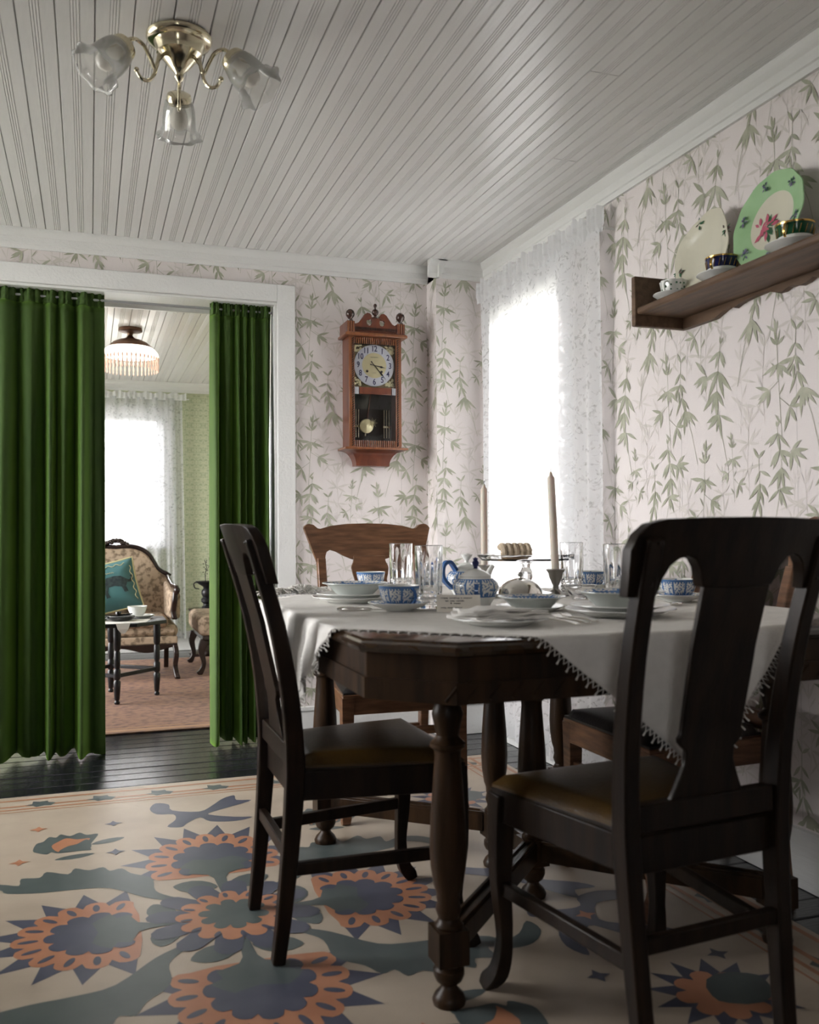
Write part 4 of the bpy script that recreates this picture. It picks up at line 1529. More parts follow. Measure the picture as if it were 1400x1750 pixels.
fr_ = MB()   # bunched fringe along the far-left edge, lying on the table
rr_ = random.Random(8)
for k in range(260):
    t = k / 259
    x, y = lerp(.53, .86, t), lerp(2.98, 3.12, t) + .02 * math.sin(t * 5)
    h = .016 + .016 * math.sin(PI * min(1, t * 1.2)) * abs(math.sin(t * 9 + .6))
    a = rr_.uniform(0, 6.28)
    P = [(x - CCX + rr_.uniform(-.03, .03), y - CCY + rr_.uniform(-.035, .01), CT_Z + .004 + rr_.uniform(0, .006)),
         (x - CCX + .012 * math.cos(a), y - CCY + .012 * math.sin(a), CT_Z + h),
         (x - CCX + rr_.uniform(-.035, .035), y - CCY + rr_.uniform(-.03, .03), CT_Z + .004 + rr_.uniform(0, .012))]
    fr_.tube(smooth_path(P, 4), .0022, 5)
fr_.build('bunched_fringe', 'linen', ct, kind='stuff')

# ================================================================= DINING CHAIRS
POST = [(0, 0), (.012, .10), (.026, .25), (.036, .40), (.036, .48), (.024, .62), (-.006, .78), (-.050, .93), (-.068, .985)]


def post_x(z): return interp([(p[1], p[0]) for p in POST], z)


def chair(name, label, loc, rz, kind, wood, seatm):
    t = thing(name, label, 'chair', loc, rz, 'dining chairs round the table')
    big = kind == 'eared'
    rw = .200 if big else .172          # rear half width
    fw = .225 if big else .228          # front half width
    dep, sz = .44, .440
    ztop = .985
    for s in (-1, 1):
        P = smooth_path([(x, s * rw * (1 if big else lerp(.96, 1.17, z / 1.0)), z) for x, z in (POST[:-2] + [(-.040, .895)] if big else POST)], 3)
        MB().rsweep(P, .034, [lerp(.030, .044, min(1, p.z / .42)) if p.z < .45 else lerp(.044, .030, (p.z - .45) / .55) for p in P]).build('back_post', wood, t, bevel=.004, angle=50)
        if kind == 'plain':
            Pf = smooth_path([(dep - .014, s * (fw - .018), sz - .01), (dep - .010, s * (fw - .016), .36), (dep - .006, s * (fw - .016), .24), (dep - .014, s * (fw - .020), .12), (dep - .004, s * (fw - .014), .05), (dep + .018, s * (fw - .004), .016), (dep + .026, s * (fw), 0)], 4)
            wds = [interp([(0, .030), (.02, .038), (.05, .034), (.12, .028), (.25, .038), (.43, .048)], p.z) for p in Pf]
        else:
            Pf = smooth_path([(dep - .014, s * (fw - .018), sz - .01), (dep - .014, s * (fw - .018), .30), (dep - .008, s * (fw - .016), .15), (dep - .016, s * (fw - .018), .07), (dep + .004, s * (fw - .010), .015), (dep + .010, s * (fw - .008), 0)], 4)
            wds = [interp([(0, .028), (.02, .034), (.07, .028), (.15, .036), (.43, .044)], p.z) for p in Pf]
        MB().rsweep(Pf, wds, wds).build('front_leg', wood, t, bevel=.006, angle=50)
    # seat rails
    zr0, zr1 = sz - .070, sz
    out = [(post_x(.42), -rw - .002), (dep + .006, -fw - .002), (dep + .006, fw + .002), (post_x(.42), rw + .002)]
    fr = MB()
    th = .024
    inn = [(out[0][0] + th, out[0][1] + th), (out[1][0] - th, out[1][1] + th), (out[2][0] - th, out[2][1] - th), (out[3][0] + th, out[3][1] - th)]
    for k in range(4):
        k2 = (k + 1) % 4
        a, bb, c, d = out[k], out[k2], inn[k2], inn[k]
        P = [(*a, zr0), (*bb, zr0), (*c, zr0), (*d, zr0), (*a, zr1), (*bb, zr1), (*c, zr1), (*d, zr1)]
        fr.add(P, [(0, 3, 2, 1), (4, 5, 6, 7), (0, 1, 5, 4), (2, 3, 7, 6), (0, 4, 7, 3), (1, 2, 6, 5)])
    fr.build('seat_frame', wood, t, bevel=.003)
    # padded slip seat

    def seat(u, v):
        x = lerp(post_x(.45) + .024, dep + .004, u)
        hw = lerp(rw - .022, fw - .002, u)
        y = lerp(-hw, hw, v)
        e = min(u, 1 - u, v, 1 - v)
        k = min(1, e / .10)
        z = sz + .006 + .024 * math.sqrt(max(0, 1 - (1 - k) ** 2)) + .008 * math.sin(PI * u) * math.sin(PI * v)
        return (x, y, z)
    st = MB().grid(seat, 22, 22)
    edge = [seat(i_ / 22, 0) for i_ in range(22)] + [seat(1, i_ / 22) for i_ in range(22)] + [seat(1 - i_ / 22, 1) for i_ in range(22)] + [seat(0, 1 - i_ / 22) for i_ in range(22)]
    n = len(edge)
    st.add([(x, y, z) for x, y, z in edge] + [(x, y, sz - .002) for x, y, z in edge], [(k, n + k, n + (k + 1) % n, (k + 1) % n) for k in range(n)] + [tuple(range(n, 2 * n))])
    st.build('seat_pad', seatm, t, angle=60)
    # crest rail
    cr = MB()
    if not big:
        W = .238
        tab_t = [(0, 1.020), (.10, 1.019), (.180, 1.016), (.212, 1.008), (.230, .990), (.238, .962)]
        tab_b = [(0, .892), (.082, .896), (.087, .906), (.096, .930), (.110, .946), (.128, .952), (.146, .947), (.162, .934), (.174, .910), (.179, .886), (.238, .880)]
        ys = [-.238, -.236, -.230, -.221, -.212, -.196, -.182, -.179, -.174, -.162, -.146, -.128, -.110, -.096, -.087, -.082, -.05, -.025, 0]
        tap = .955
    else:
        W = .262
        tab_t = [(0, 1.036), (.08, 1.034), (.15, 1.026), (.192, 1.014), (.205, 1.016), (.222, 1.030), (.240, 1.034), (.255, 1.030), (.262, 1.016)]
        tab_b = [(0, .884), (.05, .886), (.10, .898), (.15, .922), (.185, .930), (.205, .922), (.216, .900), (.220, .872), (.262, .874)]
        ys = [-.262, -.258, -.250, -.240, -.222, -.221, -.218, -.212, -.205, -.192, -.185, -.17, -.15, -.12, -.08, -.05, -.025, 0]
        tap = .82
    ys = ys + [-y for y in ys[::-1][1:]]
    rows = []
    for y in ys:
        zt, zb = interp(tab_t, abs(y)), interp(tab_b, abs(y))
        bow = -.022 * (1 - (y / W) ** 2) + (0 if big else .014)
        yb = y * lerp(1, tap, min(1, abs(y) / W))
        xt, xb = post_x(.985) - (zt - .985) * .35 + bow, post_x(min(zb, .985)) + bow
        hd = .013
        rows.append([(xb - hd, yb, zb), (xb + hd, yb, zb), (xt + hd, y, zt), (xt - hd, y, zt)])
    cr.slab(rows)
    cr.build('crest_rail', wood, t, angle=40, bevel=.0025)
    # splat
    sp = MB()
    if not big:
        tb_ = [(.46, .090), (.50, .086), (.535, .070), (.565, .058), (.590, .058), (.602, .074), (.612, .078), (.622, .072), (.70, .074), (.80, .076), (.905, .078)]
    else:
        tb_ = [(.46, .080), (.52, .075), (.60, .055), (.66, .060), (.72, .078), (.76, .080), (.79, .070), (.81, .066), (.83, .072), (.86, .078), (.885, .066), (.91, .066)]
    rows = []
    for k in range(56):
        z = lerp(.46, .905, k / 55)
        hw = interp(tb_, z)
        x = post_x(z) - .012 * min(1, (z - .46) / .3)
        rows.append([(x - .006, -hw, z), (x + .006, -hw, z), (x + .006, hw, z), (x - .006, hw, z)])
    sp.slab(rows)
    sp.build('back_splat', wood, t, angle=40, bevel=.002)
    MB().rsweep([(post_x(.47), -rw + .01, .475), (post_x(.47), rw - .01, .475)], .028, .05, (1, 0, 0)).build('lower_rail', wood, t, bevel=.003)
    # stretchers
    zs = .215 if not big else .19
    for s in (-1, 1):
        MB().rsweep([(post_x(zs) + .01, s * rw, zs), (dep - .012, s * (fw - .018), zs + .01)], .020, .030, (0, 1, 0)).build('side_stretcher', wood, t, bevel=.003)
    MB().rsweep([(post_x(zs), -rw, zs + .035), (post_x(zs), rw, zs + .035)], .020, .030, (1, 0, 0)).build('rear_stretcher', wood, t, bevel=.003)
    if big:
        MB().rsweep([(dep - .014, -fw + .02, .30), (dep - .014, fw - .02, .30)], .018, .028, (1, 0, 0)).build('front_stretcher', wood, t, bevel=.003)
    if not big:
        pg = MB()
        for s in (-1, 1):
            for z in (.905, .975):
                x = post_x(z) - .020
                pg.sphere((x + .006, s * .196, z), .0045, 8, 6)
        pg.build('dowel_pegs', wood, t, kind='stuff')
    return t


chair('dining_chair', 'dark wooden chair with brown leather seat, side-on beside the green curtains', (.415, 2.300, .0065), 0, 'plain', 'chair_wood', 'leather')
chair('dining_chair', 'dark wooden chair seen from behind, its splat before the hanging cloth corner', (1.100, 1.432, .0065), R(95.5), 'plain', 'chair_wood', 'leather')
chair('dining_chair', 'oak chair with eared crest rail facing the camera below the clock', (1.062, 3.50, .0065), R(-92), 'eared', 'oak_wood', 'leather_dark')
chair('dining_chair', 'wooden chair with dark blue-black seat pushed under the table beside the papered wall', (1.792, 2.245, .0065), R(180), 'eared', 'oak_wood', 'leather_dark')

# ================================================================= TABLEWARE
TT = CT_Z + .0025


def plate(name, label, x, y, rad, h=.016, z=TT, group=None, cat='plate', mats=('porcelain',), band=None):
    root = thing(name, label, cat, (x, y, z), 0, group)
    pr = [(0, .002), (rad * .58, 0), (rad * .62, .001), (rad * .66, .004), (rad * .96, h - .001), (rad, h), (rad * .995, h + .002), (rad * .95, h + .0012), (rad * .66, .0065), (rad * .60, .0045), (0, .0045)]
    MB().lathe(pr, 64, bands=band).build('plate_body', list(mats), root)
    return root


def soup(name, label, x, y, rad, h, z, group=None):
    root = thing(name, label, 'bowl', (x, y, z), 0, group)
    pr = [(0, .003), (rad * .50, .0), (rad * .56, 0), (rad * .60, .004), (rad * .82, h * .80), (rad * .97, h * .98), (rad, h), (rad * .995, h + .002), (rad * .96, h + .0005), (rad * .80, h * .84), (rad * .58, .008), (rad * .50, .006), (0, .006)]
    MB().lathe(pr, 64, bands={8: (1, .5, 1), 9: (1, 0, .5)}).build('bowl_body', ['porcelain_grey', 'blue_transfer'], root)
    return root


def blue_cup(name, label, x, y, z, az, s=1.1, group=None):
    root = thing(name, label, 'teacup', (x, y, z), 0, group)
    pr = [(r * s, zz * s) for r, zz in CUPS['wide']]
    bd = {5: (1, 0, .25), 6: (1, .25, .5), 7: (1, .5, .96), 8: (1, .96, 1)}
    MB().lathe(pr, 64, bands=bd).build('cup_bowl', ['porcelain', 'blue_transfer'], root)
    ring_handle(MB(), .044 * s, .032 * s, .020 * s, .019 * s, .0038 * s, az).build('handle', 'cobalt', root)
    return root


def blue_saucer(label, x, y, rad=.082, z=TT):
    return saucer('saucer', label, (x, y, z), rad, ('porcelain', 'blue_transfer'), 'blue and white saucers', True)


def tumbler(label, x, y, rad=.038, h=.168):
    root = thing('glass_tumbler', label, 'glass', (x, y, TT), 0, 'cut glass tumblers')
    nfl = 12
    fl_ = lambda an, z, r: 1 + (.085 * abs(math.cos(nfl * an / 2)) - .05 if .042 < z < h * .80 and r > rad * .8 else 0)
    pr = [(0, .0), (rad * .82, 0), (rad * .90, .004), (rad * .84, .009), (rad * .93, .014), (rad * .86, .020), (rad * .94, .026), (rad * .87, .032), (rad * .95, .038), (rad * .90, .044), (rad * .92, .06), (rad * .96, h * .6), (rad * .985, h * .80), (rad, h - .001), (rad * .985, h), (rad * .95, h - .001), (rad * .90, h * .8), (rad * .80, .06), (rad * .74, .026), (rad * .70, .020), (0, .018)]
    MB().lathe(pr, 72, rmod=fl_).build('glass_body', 'crystal', root, angle=30)
    return root


# near-left setting: charger, plate, soup bowl
g_ = 'place settings'
plate('charger_plate', 'white charger at the bottom of the stack near the velvet curtain', .735, 2.60, .125, .017)
plate('dinner_plate', 'white dinner plate between charger and blue bowl near the velvet curtain', .735, 2.60, .112, .014, TT + .0125)
soup('soup_bowl', 'blue and white soup bowl on the plate stack near the velvet curtain', .735, 2.60, .096, .032, TT + .0240)
kn = thing('butter_knife', 'silver knife with a patterned handle beside the front teacup', 'knife', (.645, 2.285, TT), R(-14))
m = MB(); m.tube(smooth_path([(-.045, 0, .006), (-.03, 0, .007), (.0, 0, .006), (.03, 0, .006), (.045, 0, .005)], 3), [.004, .005, .006, .0065, .0065, .006, .0055, .005, .005, .0055, .005, .004, .003][:13], 10); m.build('handle', 'silver', kn)
m = MB(); m.slab([[(.04, -.006, .003), (.04, .006, .003), (.04, .006, .006), (.04, -.006, .006)], [(.09, -.009, .003), (.09, .009, .003), (.09, .009, .005), (.09, -.009, .005)], [(.14, -.002, .003), (.14, .004, .003), (.14, .004, .004), (.14, -.002, .004)]]); m.build('blade', 'silver', kn)
blue_saucer('blue and white saucer under the front teacup by the bare table corner', .762, 2.275)
blue_cup('teacup', 'blue and white teacup on the saucer nearest the bare table corner', .762, 2.275, TT + .0055, R(-70), 1.06)
blue_saucer('blue and white saucer before the eared oak chair', .955, 3.17)
blue_cup('teacup', 'blue and white teacup standing before the eared oak chair', .955, 3.17, TT + .0055, R(30), 1.02)
tumbler('fluted glass tumbler before the crest of the eared oak chair', .958, 2.84)
tumbler('fluted glass tumbler standing behind the front blue teacup', .858, 2.31)
tumbler('glass tumbler standing behind the tall leaning candle', 1.485, 2.66)
tumbler('glass tumbler nearest the crest of the dark chair seen from behind', 1.385, 2.225)


# teapot and sugar bowl
def pot(name, label, cat, x, y, s, h):
    root = thing(name, label, cat, (x, y, TT), 0)
    pr = [(0, .002), (.034, 0), (.036, .004), (.040, .012), (.052, .030), (.059, .048), (.060, .058), (.057, .066), (.046, .076), (.036, .080), (.034, .079), (.042, .072), (.050, .058), (0, .05)]
    pr = [(r * s, z * s * h) for r, z in pr]
    MB().lathe(pr, 56, bands={4: (1, 0, .3), 5: (1, .3, .6), 6: (1, .6, .8), 7: (1, .8, 1)}).build('pot_body', ['porcelain', 'blue_transfer'], root)
    lid = MB().lathe([(.040 * s, .079 * s * h), (.041 * s, .083 * s * h), (.030 * s, .092 * s * h), (.014 * s, .099 * s * h), (.008 * s, .101 * s * h), (.0, .102 * s * h)], 40).build('lid', 'porcelain', root)
    return root, lid


root, lid = pot('sugar_bowl', 'round lidded blue and white sugar bowl behind the place card', 'sugar bowl', .975, 2.265, 1.02, 1.02)
m = MB(); m.lathe([(.006, .100), (.005, .108), (.008, .116), (.009, .122), (.005, .128), (.007, .132), (0, .136)], 14); m.build('knob', 'ink_blue', lid)
m = MB(); m.rsweep(smooth_path([(.058, 0, .066), (.066, 0, .050), (.060, 0, .030), (.048, 0, .020)], 5), .010, .006); m.xform(Matrix.Rotation(R(-112), 4, 'Z')).build('handle', 'cobalt', root)
root, lid = pot('teapot', 'blue and white teapot with cobalt handle behind the sugar bowl', 'teapot', 1.115, 2.66, 1.10, .98)
m = MB(); m.lathe([(.008, .106), (.006, .114), (.017, .128), (.018, .134), (.008, .136), (0, .137)], 18); m.build('knob', 'porcelain', lid)
m = MB(); m.rsweep(smooth_path([(-.046, 0, .085), (-.072, 0, .112), (-.098, 0, .100), (-.098, 0, .062), (-.062, 0, .030)], 6), .016, .010); m.xform(Matrix.Rotation(R(20), 4, 'Z')).build('handle', 'cobalt', root)
m = MB(); m.tube(smooth_path([(.055, 0, .040), (.082, 0, .052), (.098, 0, .078), (.112, 0, .095)], 5), [.018, .017, .016, .015, .014, .013, .012, .011, .010, .010, .009, .009, .008, .008, .008, .008], 12); m.xform(Matrix.Rotation(R(20), 4, 'Z')).build('spout', 'porcelain', root)

# place card
pc = thing('place_card', 'small handwritten cream card leaning against the sugar bowl', 'card', (.885, 2.165, TT), R(-19))
tl = R(24)
cf = lambda u, v, h: (u, v * math.sin(tl) - h * math.cos(tl), v * math.cos(tl) + h * math.sin(tl) + .0006)
MB().prism([(-.056, 0), (.056, 0), (.056, .046), (-.056, .046)], -.0006, 0, cf).build('card', 'card_paper', pc, smooth=False)
ink = MB()
rn = random.Random(21)
for (v, words, u0) in ((.037, (11, 15, 2, 13), -.046), (.029, (5, 7, 12), -.034), (.0225, (3, 11), -.022), (.011, (8, 9, 11), -.046)):
    u = u0
    for w in words:
        P = []
        for k in range(w * 3):
            u += .00058
            P.append(cf(u, v + .0017 * math.sin(k * 2.05 + rn.uniform(-.5, .5)) * (1 + .8 * (rn.random() < .14)), .0007))
        ink.tube(P, .00033, 4)
        u += .0032
ink.build('handwriting', 'ink_black', pc, kind='stuff')


# candles
def candle(label, x, y, hb, hc, lean, hl):
    hd = thing('candle_holder', hl, 'candle holder', (x, y, TT), 0, 'pewter candle holders')
    pr = [(0, 0), (.044, 0), (.046, .003), (.040, .007), (.020, .012), (.010, .020), (.009, .030), (.012, .036), (.015, .044), (.021, .056), (.024, .070), (.030, .078), (.032, .081), (.027, .083), (.016, .082), (.0135, .079), (.0135, .060), (0, .058)]
    pr = [(r, z * hb / .083) for r, z in pr]
    MB().lathe(pr, 32, rmod=lambda an, z, r: 1 + (.06 * math.cos(6 * an) if r > .02 and z > .03 else 0)).build('holder_body', 'pewter', hd)
    cd = thing('candle', label, 'candle', (x, y, TT + hb * .72), 0, 'pale taper candles')
    cd.rotation_euler = lean
    MB().lathe([(0, 0), (.0125, 0), (.0125, .03), (.0130, hc * .5), (.0120, hc - .024), (.0114, hc - .020), (.0062, hc - .013), (.0042, hc - .004), (0, hc)], 18).build('wax', 'candle_wax', cd)
    MB().tube(smooth_path([(0, 0, hc - .002), (.0006, 0, hc + .006), (.004, 0, hc + .010)], 3), .0011, 6).build('wick', 'wick', cd)


candle('upright pale candle, unlit, before the window near the oak chair', 1.385, 3.135, .083, .325, (0, 0, 0), 'pewter holder of the upright candle behind the teapot')
candle('leaning pale candle, unlit, in the fluted pewter holder before the lace', 1.405, 2.62, .085, .335, (R(2), R(-3.6), 0), 'fluted pewter holder of the leaning candle')

# cake stand with a slice
cs = thing('cake_stand', 'clear glass pedestal cake stand before the lace window', 'cake stand', (1.400, 2.82, TT))
MB().lathe([(0, .002), (.060, 0), (.062, .004), (.040, .010), (.018, .022), (.016, .034), (.022, .050), (.021, .068), (.013, .084), (.014, .094), (.030, .100), (.100, .104), (.150, .108), (.161, .120), (.163, .127), (.157, .128), (.148, .1165), (.1, .112), (0, .1105)], 64, rmod=lambda an, z, r: 1 + (.02 * abs(math.sin(9 * an)) if r > .14 else 0)).build('glass_stand', 'crystal', cs, angle=30)
cz = TT + .1115
ck_ = thing('cake_slice', 'iced fruit cake slice on the glass cake stand', 'cake', (1.345, 2.80, cz), R(-14))
m = MB()
pts = [(-.048, -.028), (.048, -.024), (.046, .030), (-.040, .030)]
m.prism(pts, 0, .026)
m.build('crumb', 'cake_crumb', ck_, bevel=.005)
ic = MB()
for k in range(5):
    x_ = -.040 + k * .0205
    ic.tube(smooth_path([(x_, -.028, .006), (x_ + .002, -.031, .024), (x_, -.026, .040), (x_, .0, .045), (x_, .028, .040)], 3), [.012, .0105, .0125, .011, .0135, .012, .0105, .0125, .012, .011, .012, .0105, .012], 8)
ic.build('icing', 'cake_icing', ck_, kind='stuff')
MB().box(.043, .051, -.022, .026, .004, .036).build('jam_side', 'cake_red', ck_, bevel=.003)

# butter dish with dome, centre bowl
bd_ = thing('butter_dish', 'silver domed butter dish with ball knob before the cake stand', 'butter dish', (1.285, 2.63, TT))
MB().lathe([(0, .003), (.060, 0), (.075, .003), (.098, .010), (.100, .012), (.075, .007), (0, .006)], 48).build('dish', 'silver', bd_)
dm = MB().lathe([(.068, .007), (.070, .011), (.066, .024), (.056, .038), (.038, .050), (.015, .057), (.006, .058), (.005, .062), (0, .063)], 48).build('dome', 'silver', bd_)
MB().sphere((0, 0, .069), .0085, 14, 10).build('knob', 'pewter', dm)
plate('side_plate', 'white plate under the shallow blue bowl in the middle of the near edge', 1.075, 2.135, .092, .012)
soup('shallow_bowl', 'shallow blue and white bowl behind the three forks', 1.075, 2.135, .088, .028, TT + .008)
gd_ = thing('glass_dish', 'small clear glass dish beside the candle holder', 'dish', (1.40, 2.46, TT))
MB().lathe([(0, .004), (.022, 0), (.026, .004), (.040, .022), (.052, .040), (.054, .042), (.050, .041), (.036, .024), (.020, .010), (0, .009)], 48, rmod=lambda an, z, r: 1 + (.04 * abs(math.sin(6 * an)) if z > .015 else 0)).build('glass_body', 'crystal', gd_, angle=30)

# napkin on plate
plate('napkin_plate', 'white plate under the folded napkin at the bare table corner', .850, 1.845, .108, .014)
nk = thing('linen_napkin', 'folded lace-edged linen napkin on the plate at the table corner', 'napkin', (.850, 1.845, TT + .015), R(8))


def nap(h0, sx, sy, seed, ox=0, oy=0):
    def f(u, v):
        x, y = lerp(-sx, sx, u) + ox, lerp(-sy, sy, v) + oy
        z = h0 + .0025 * math.sin(u * 7 + seed) * math.sin(v * 5 + seed) + .006 * math.exp(-((u - .3 - .1 * v) / .13) ** 2)
        return (x + .01 * math.sin(v * 6 + seed), y + .008 * math.sin(u * 8 + seed), z)
    return f


for k, (h0, sx, sy, ox) in enumerate(((.003, .096, .060, 0), (.010, .090, .054, -.006), (.017, .070, .045, -.026))):
    MB().grid(nap(h0, sx, sy, 1.3 * k, ox), 40, 30).build('fold', 'linen', nk, angle=180, solid=.006)
le = MB()
for k in range(30):
    a = k * .0064 - .096
    le.tube([(a, -.058 + .006 * math.sin(k), .004), (a + .003, -.072, .001), (a + .0064, -.058, .004)], .0016, 5)
le.build('lace_edge', 'crochet', nk, kind='stuff')


# forks
def fork(label, x, y, rz, ln=.19):
    t = thing('silver_fork', label, 'fork', (x, y, TT), rz, 'silver forks')
    k = ln / .19
    P = smooth_path([(-.095 * k, 0, .004), (-.06 * k, 0, .006), (0, 0, .006), (.030 * k, 0, .005)], 5)
    MB().rsweep(P, [interp([(-.095, .010), (-.085, .014), (-.06, .010), (0, .006), (.03, .007)], p.x / k) for p in P], .004).build('handle', 'silver', t, bevel=.0015)
    hd = MB()
    hd.slab([[(.026 * k, -.004, .004), (.026 * k, .004, .004), (.026 * k, .004, .007), (.026 * k, -.004, .007)], [(.045 * k, -.011, .007), (.045 * k, .011, .007), (.045 * k, .011, .0095), (.045 * k, -.011, .0095)], [(.056 * k, -.011, .010), (.056 * k, .011, .010), (.056 * k, .011, .0125), (.056 * k, -.011, .0125)]])
    for j in range(4):
        y_ = -.009 + j * .006
        hd.rsweep([(.055 * k, y_, .011), (.085 * k, y_, .012), (.097 * k, y_, .007)], .0030, .0022)
    hd.build('tines', 'silver', t)


fork('silver fork nearest the folded napkin', .985, 1.835, R(91), .19)
fork('middle silver fork of the three by the draped cloth', 1.020, 1.848, R(92), .18)
fork('shorter silver fork farthest from the napkin', 1.053, 1.868, R(94), .165)

# near-right setting and what stands behind it
plate('charger_plate', 'white charger of the stack seen past the dark chair back post', 1.208, 1.930, .132, .017)
plate('dinner_plate', 'white dinner plate of the stack seen past the dark chair back post', 1.208, 1.930, .118, .014, TT + .0125)
soup('soup_bowl', 'blue and white soup bowl of the stack seen past the dark chair post', 1.208, 1.930, .105, .034, TT + .0240)
blue_saucer('blue and white saucer seen through the opening of the dark chair back', 1.600, 2.25)
blue_cup('teacup', 'blue and white teacup seen through the opening of the dark chair back', 1.600, 2.25, TT + .0055, R(60), 1.06)
blue_saucer('blue and white saucer behind the two glass tumblers by the window', 1.655, 2.83)
blue_cup('teacup', 'blue and white teacup between the two glass tumblers by the window', 1.655, 2.83, TT + .0055, R(60), 1.06)
plate('side_plate', 'white side plate under the plain bowl by the wall', 1.620, 2.53, .100, .014)
soup('soup_bowl', 'plain-sided bowl on the side plate by the papered wall', 1.620, 2.53, .085, .036, TT + .010)
sp_ = thing('teaspoon', 'silver teaspoon beside the saucer behind the dark chair back', 'spoon', (1.47, 2.10, TT), R(35))
m = MB(); m.rsweep(smooth_path([(-.07, 0, .003), (-.03, 0, .006), (.03, 0, .006), (.04, 0, .005)], 4), [.010, .009, .008, .007, .006, .005, .005, .005, .005, .005, .005, .005, .005], .003); m.build('handle', 'silver', sp_)
MB().sphere((.056, 0, .006), .02, 16, 10, (1.15, .75, .22)).build('spoon_bowl', 'silver', sp_)

# ================================================================= THE PARLOR
# lace curtain at the parlor window
pcu = thing('lace_curtain', 'sheer white lace curtain over the parlor window behind the settee', 'curtain', (.15, 8.10, 0))


def pl_fold(x): return .020 * math.sin(x * 2 * PI / .13 + .7 * math.sin(x * 7)) + .010 * math.sin(x * 2 * PI / .05)


MB().grid(lambda u, v: (lerp(-.62, .60 + .035 * v, u), -pl_fold(u * 1.3) * (.5 + .5 * v) * (1.6 if u > .72 else .7), lerp(2.17, .11, v)), 160, 24).build('lace_panel', 'lace_parlor', pcu, angle=180, uvscale=(1.3, 2.1))
MB().grid(lambda u, v: (lerp(-.64, .635, u), -.012 * math.sin(u * 190 + math.sin(u * 31)) * (.4 if v < .4 else 1), lerp(2.155, 2.215, v) + .008 * math.sin(u * 70) * (v > .9)), 220, 5).build('gathered_heading', 'lace_gather', pcu, angle=180, uvscale=(1.3, .06))
prod = thing('curtain_rod', 'thin white rod in the heading of the parlor lace curtain', 'curtain rod', (.15, 8.11, 2.168))
MB().tube([(-.66, 0, 0), (.66, 0, 0)], .006, 8).build('rod', 'white_paint', prod)

# parlor rug
pr_ = thing('parlor_rug', 'rust-red patterned rug on the parlor floor', 'rug', (.2, 6.28, .002))
MB().box(-1.6, 1.4, -1.43, 1.36, 0, .006).build('rug_field', 'parlor_rug', pr_)
m = MB()
for (a, c) in ((.03, .075), (.11, .125)):
    m.box(-1.59, 1.39, -1.43 + a, -1.43 + c, .006, .0068)
m.build('rug_border', 'parlor_rug_border', pr_, smooth=False)

# ceiling lamp with beaded fringe
LX, LY, LZ = .243, 6.10, PZC
bl = thing('beaded_ceiling_lamp', 'lit copper ceiling lamp with white dome and beaded fringe in the parlor', 'ceiling lamp', (LX, LY, LZ - .002))
MB().lathe([(0, 0), (.072, 0), (.074, -.006), (.074, -.018), (.066, -.022), (.040, -.024), (.018, -.032), (.014, -.044), (.022, -.056), (.034, -.064), (.020, -.066), (0, -.066)], 36).build('canopy', 'lamp_metal', bl)
MB().lathe([(.014, -.060), (.030, -.066), (.070, -.076), (.105, -.092), (.130, -.114), (.140, -.128), (.137, -.128), (.126, -.115), (.102, -.095), (.068, -.079), (.028, -.069), (.012, -.063)], 48).build('metal_cap', 'lamp_metal', bl)
m = MB()
for k in range(64):
    a = 2 * PI * k / 64
    m.box(-.0018, .0018, -.001, .001, -.140, -.126)
    for q in range(8):
        p = Vector(m.v[-8 + q]); p = Matrix.Rotation(a, 4, 'Z') @ (p + Vector((.1405 + (-.126 - p.z) * .35, 0, 0))); m.v[-8 + q] = tuple(p)
m.build('pierced_gallery', 'lamp_metal', bl, kind='stuff')
MB().lathe([(.140, -.126), (.156, -.140), (.170, -.158), (.176, -.176), (.174, -.176), (.168, -.159), (.154, -.142), (.138, -.128)], 48).build('glass_dome', 'milk_glass', bl)
for k in range(40):
    a = 2 * PI * k / 40
    bx_, by_ = .172 * math.cos(a), .172 * math.sin(a)
    z0 = -.176
    bd2 = MB()
    bd2.lathe([(0, z0), (.0018, z0), (.0018, z0 - .006), (.006, z0 - .016), (.0065, z0 - .024), (.003, z0 - .034), (.003, z0 - .040), (.005, z0 - .052), (.006, z0 - .064), (.003, z0 - .078), (.005, z0 - .086), (.004, z0 - .094), (0, z0 - .102)], 7, (bx_, by_, 0))
    bd2.build('bead_drop', 'bead_pink', bl)
MB().sphere((0, 0, -.135), .028, 14, 10, (1, 1, 1.2)).build('light_bulb', 'milk_glass', bl)

# settee: carved frame, tapestry upholstery
SX, SY = .185, 6.98
so = thing('carved_settee', 'small carved mahogany settee in faded floral tapestry beneath the parlor window', 'settee', (SX, SY, .009))
HW = .42
BK = [(0, .90), (.06, .905), (.12, .902), (.18, .882), (.23, .845), (.265, .79), (.29, .745), (.325, .715), (.355, .700), (.385, .68)]
rows = []
for k in range(-20, 21):
    y_ = k / 20 * .385
    zt = interp(BK, abs(y_)) - .012
    rows.append([(y_, .03, .30), (y_, .13, .30), (y_, .17, zt), (y_, .10, zt)])
MB().slab(rows).build('back_upholstery', 'tapestry', so, bevel=.012, angle=60)
P = [(x_, .125, z_) for x_, z_ in [(-a, c) for a, c in BK[::-1]][:-1] + BK]
MB().tube(smooth_path(P, 4), .020, 10).build('back_rail', 'mahogany', so)
cv = MB()
rn = random.Random(3)
for k in range(26):
    t = k / 25 * 2 - 1
    cv.sphere((t * .085, .108 + rn.uniform(-.01, .01), .912 + .038 * (1 - t * t) + rn.uniform(-.008, .008)), rn.uniform(.010, .017), 8, 6)
cv.build('carved_crest', 'mahogany', so, kind='stuff')
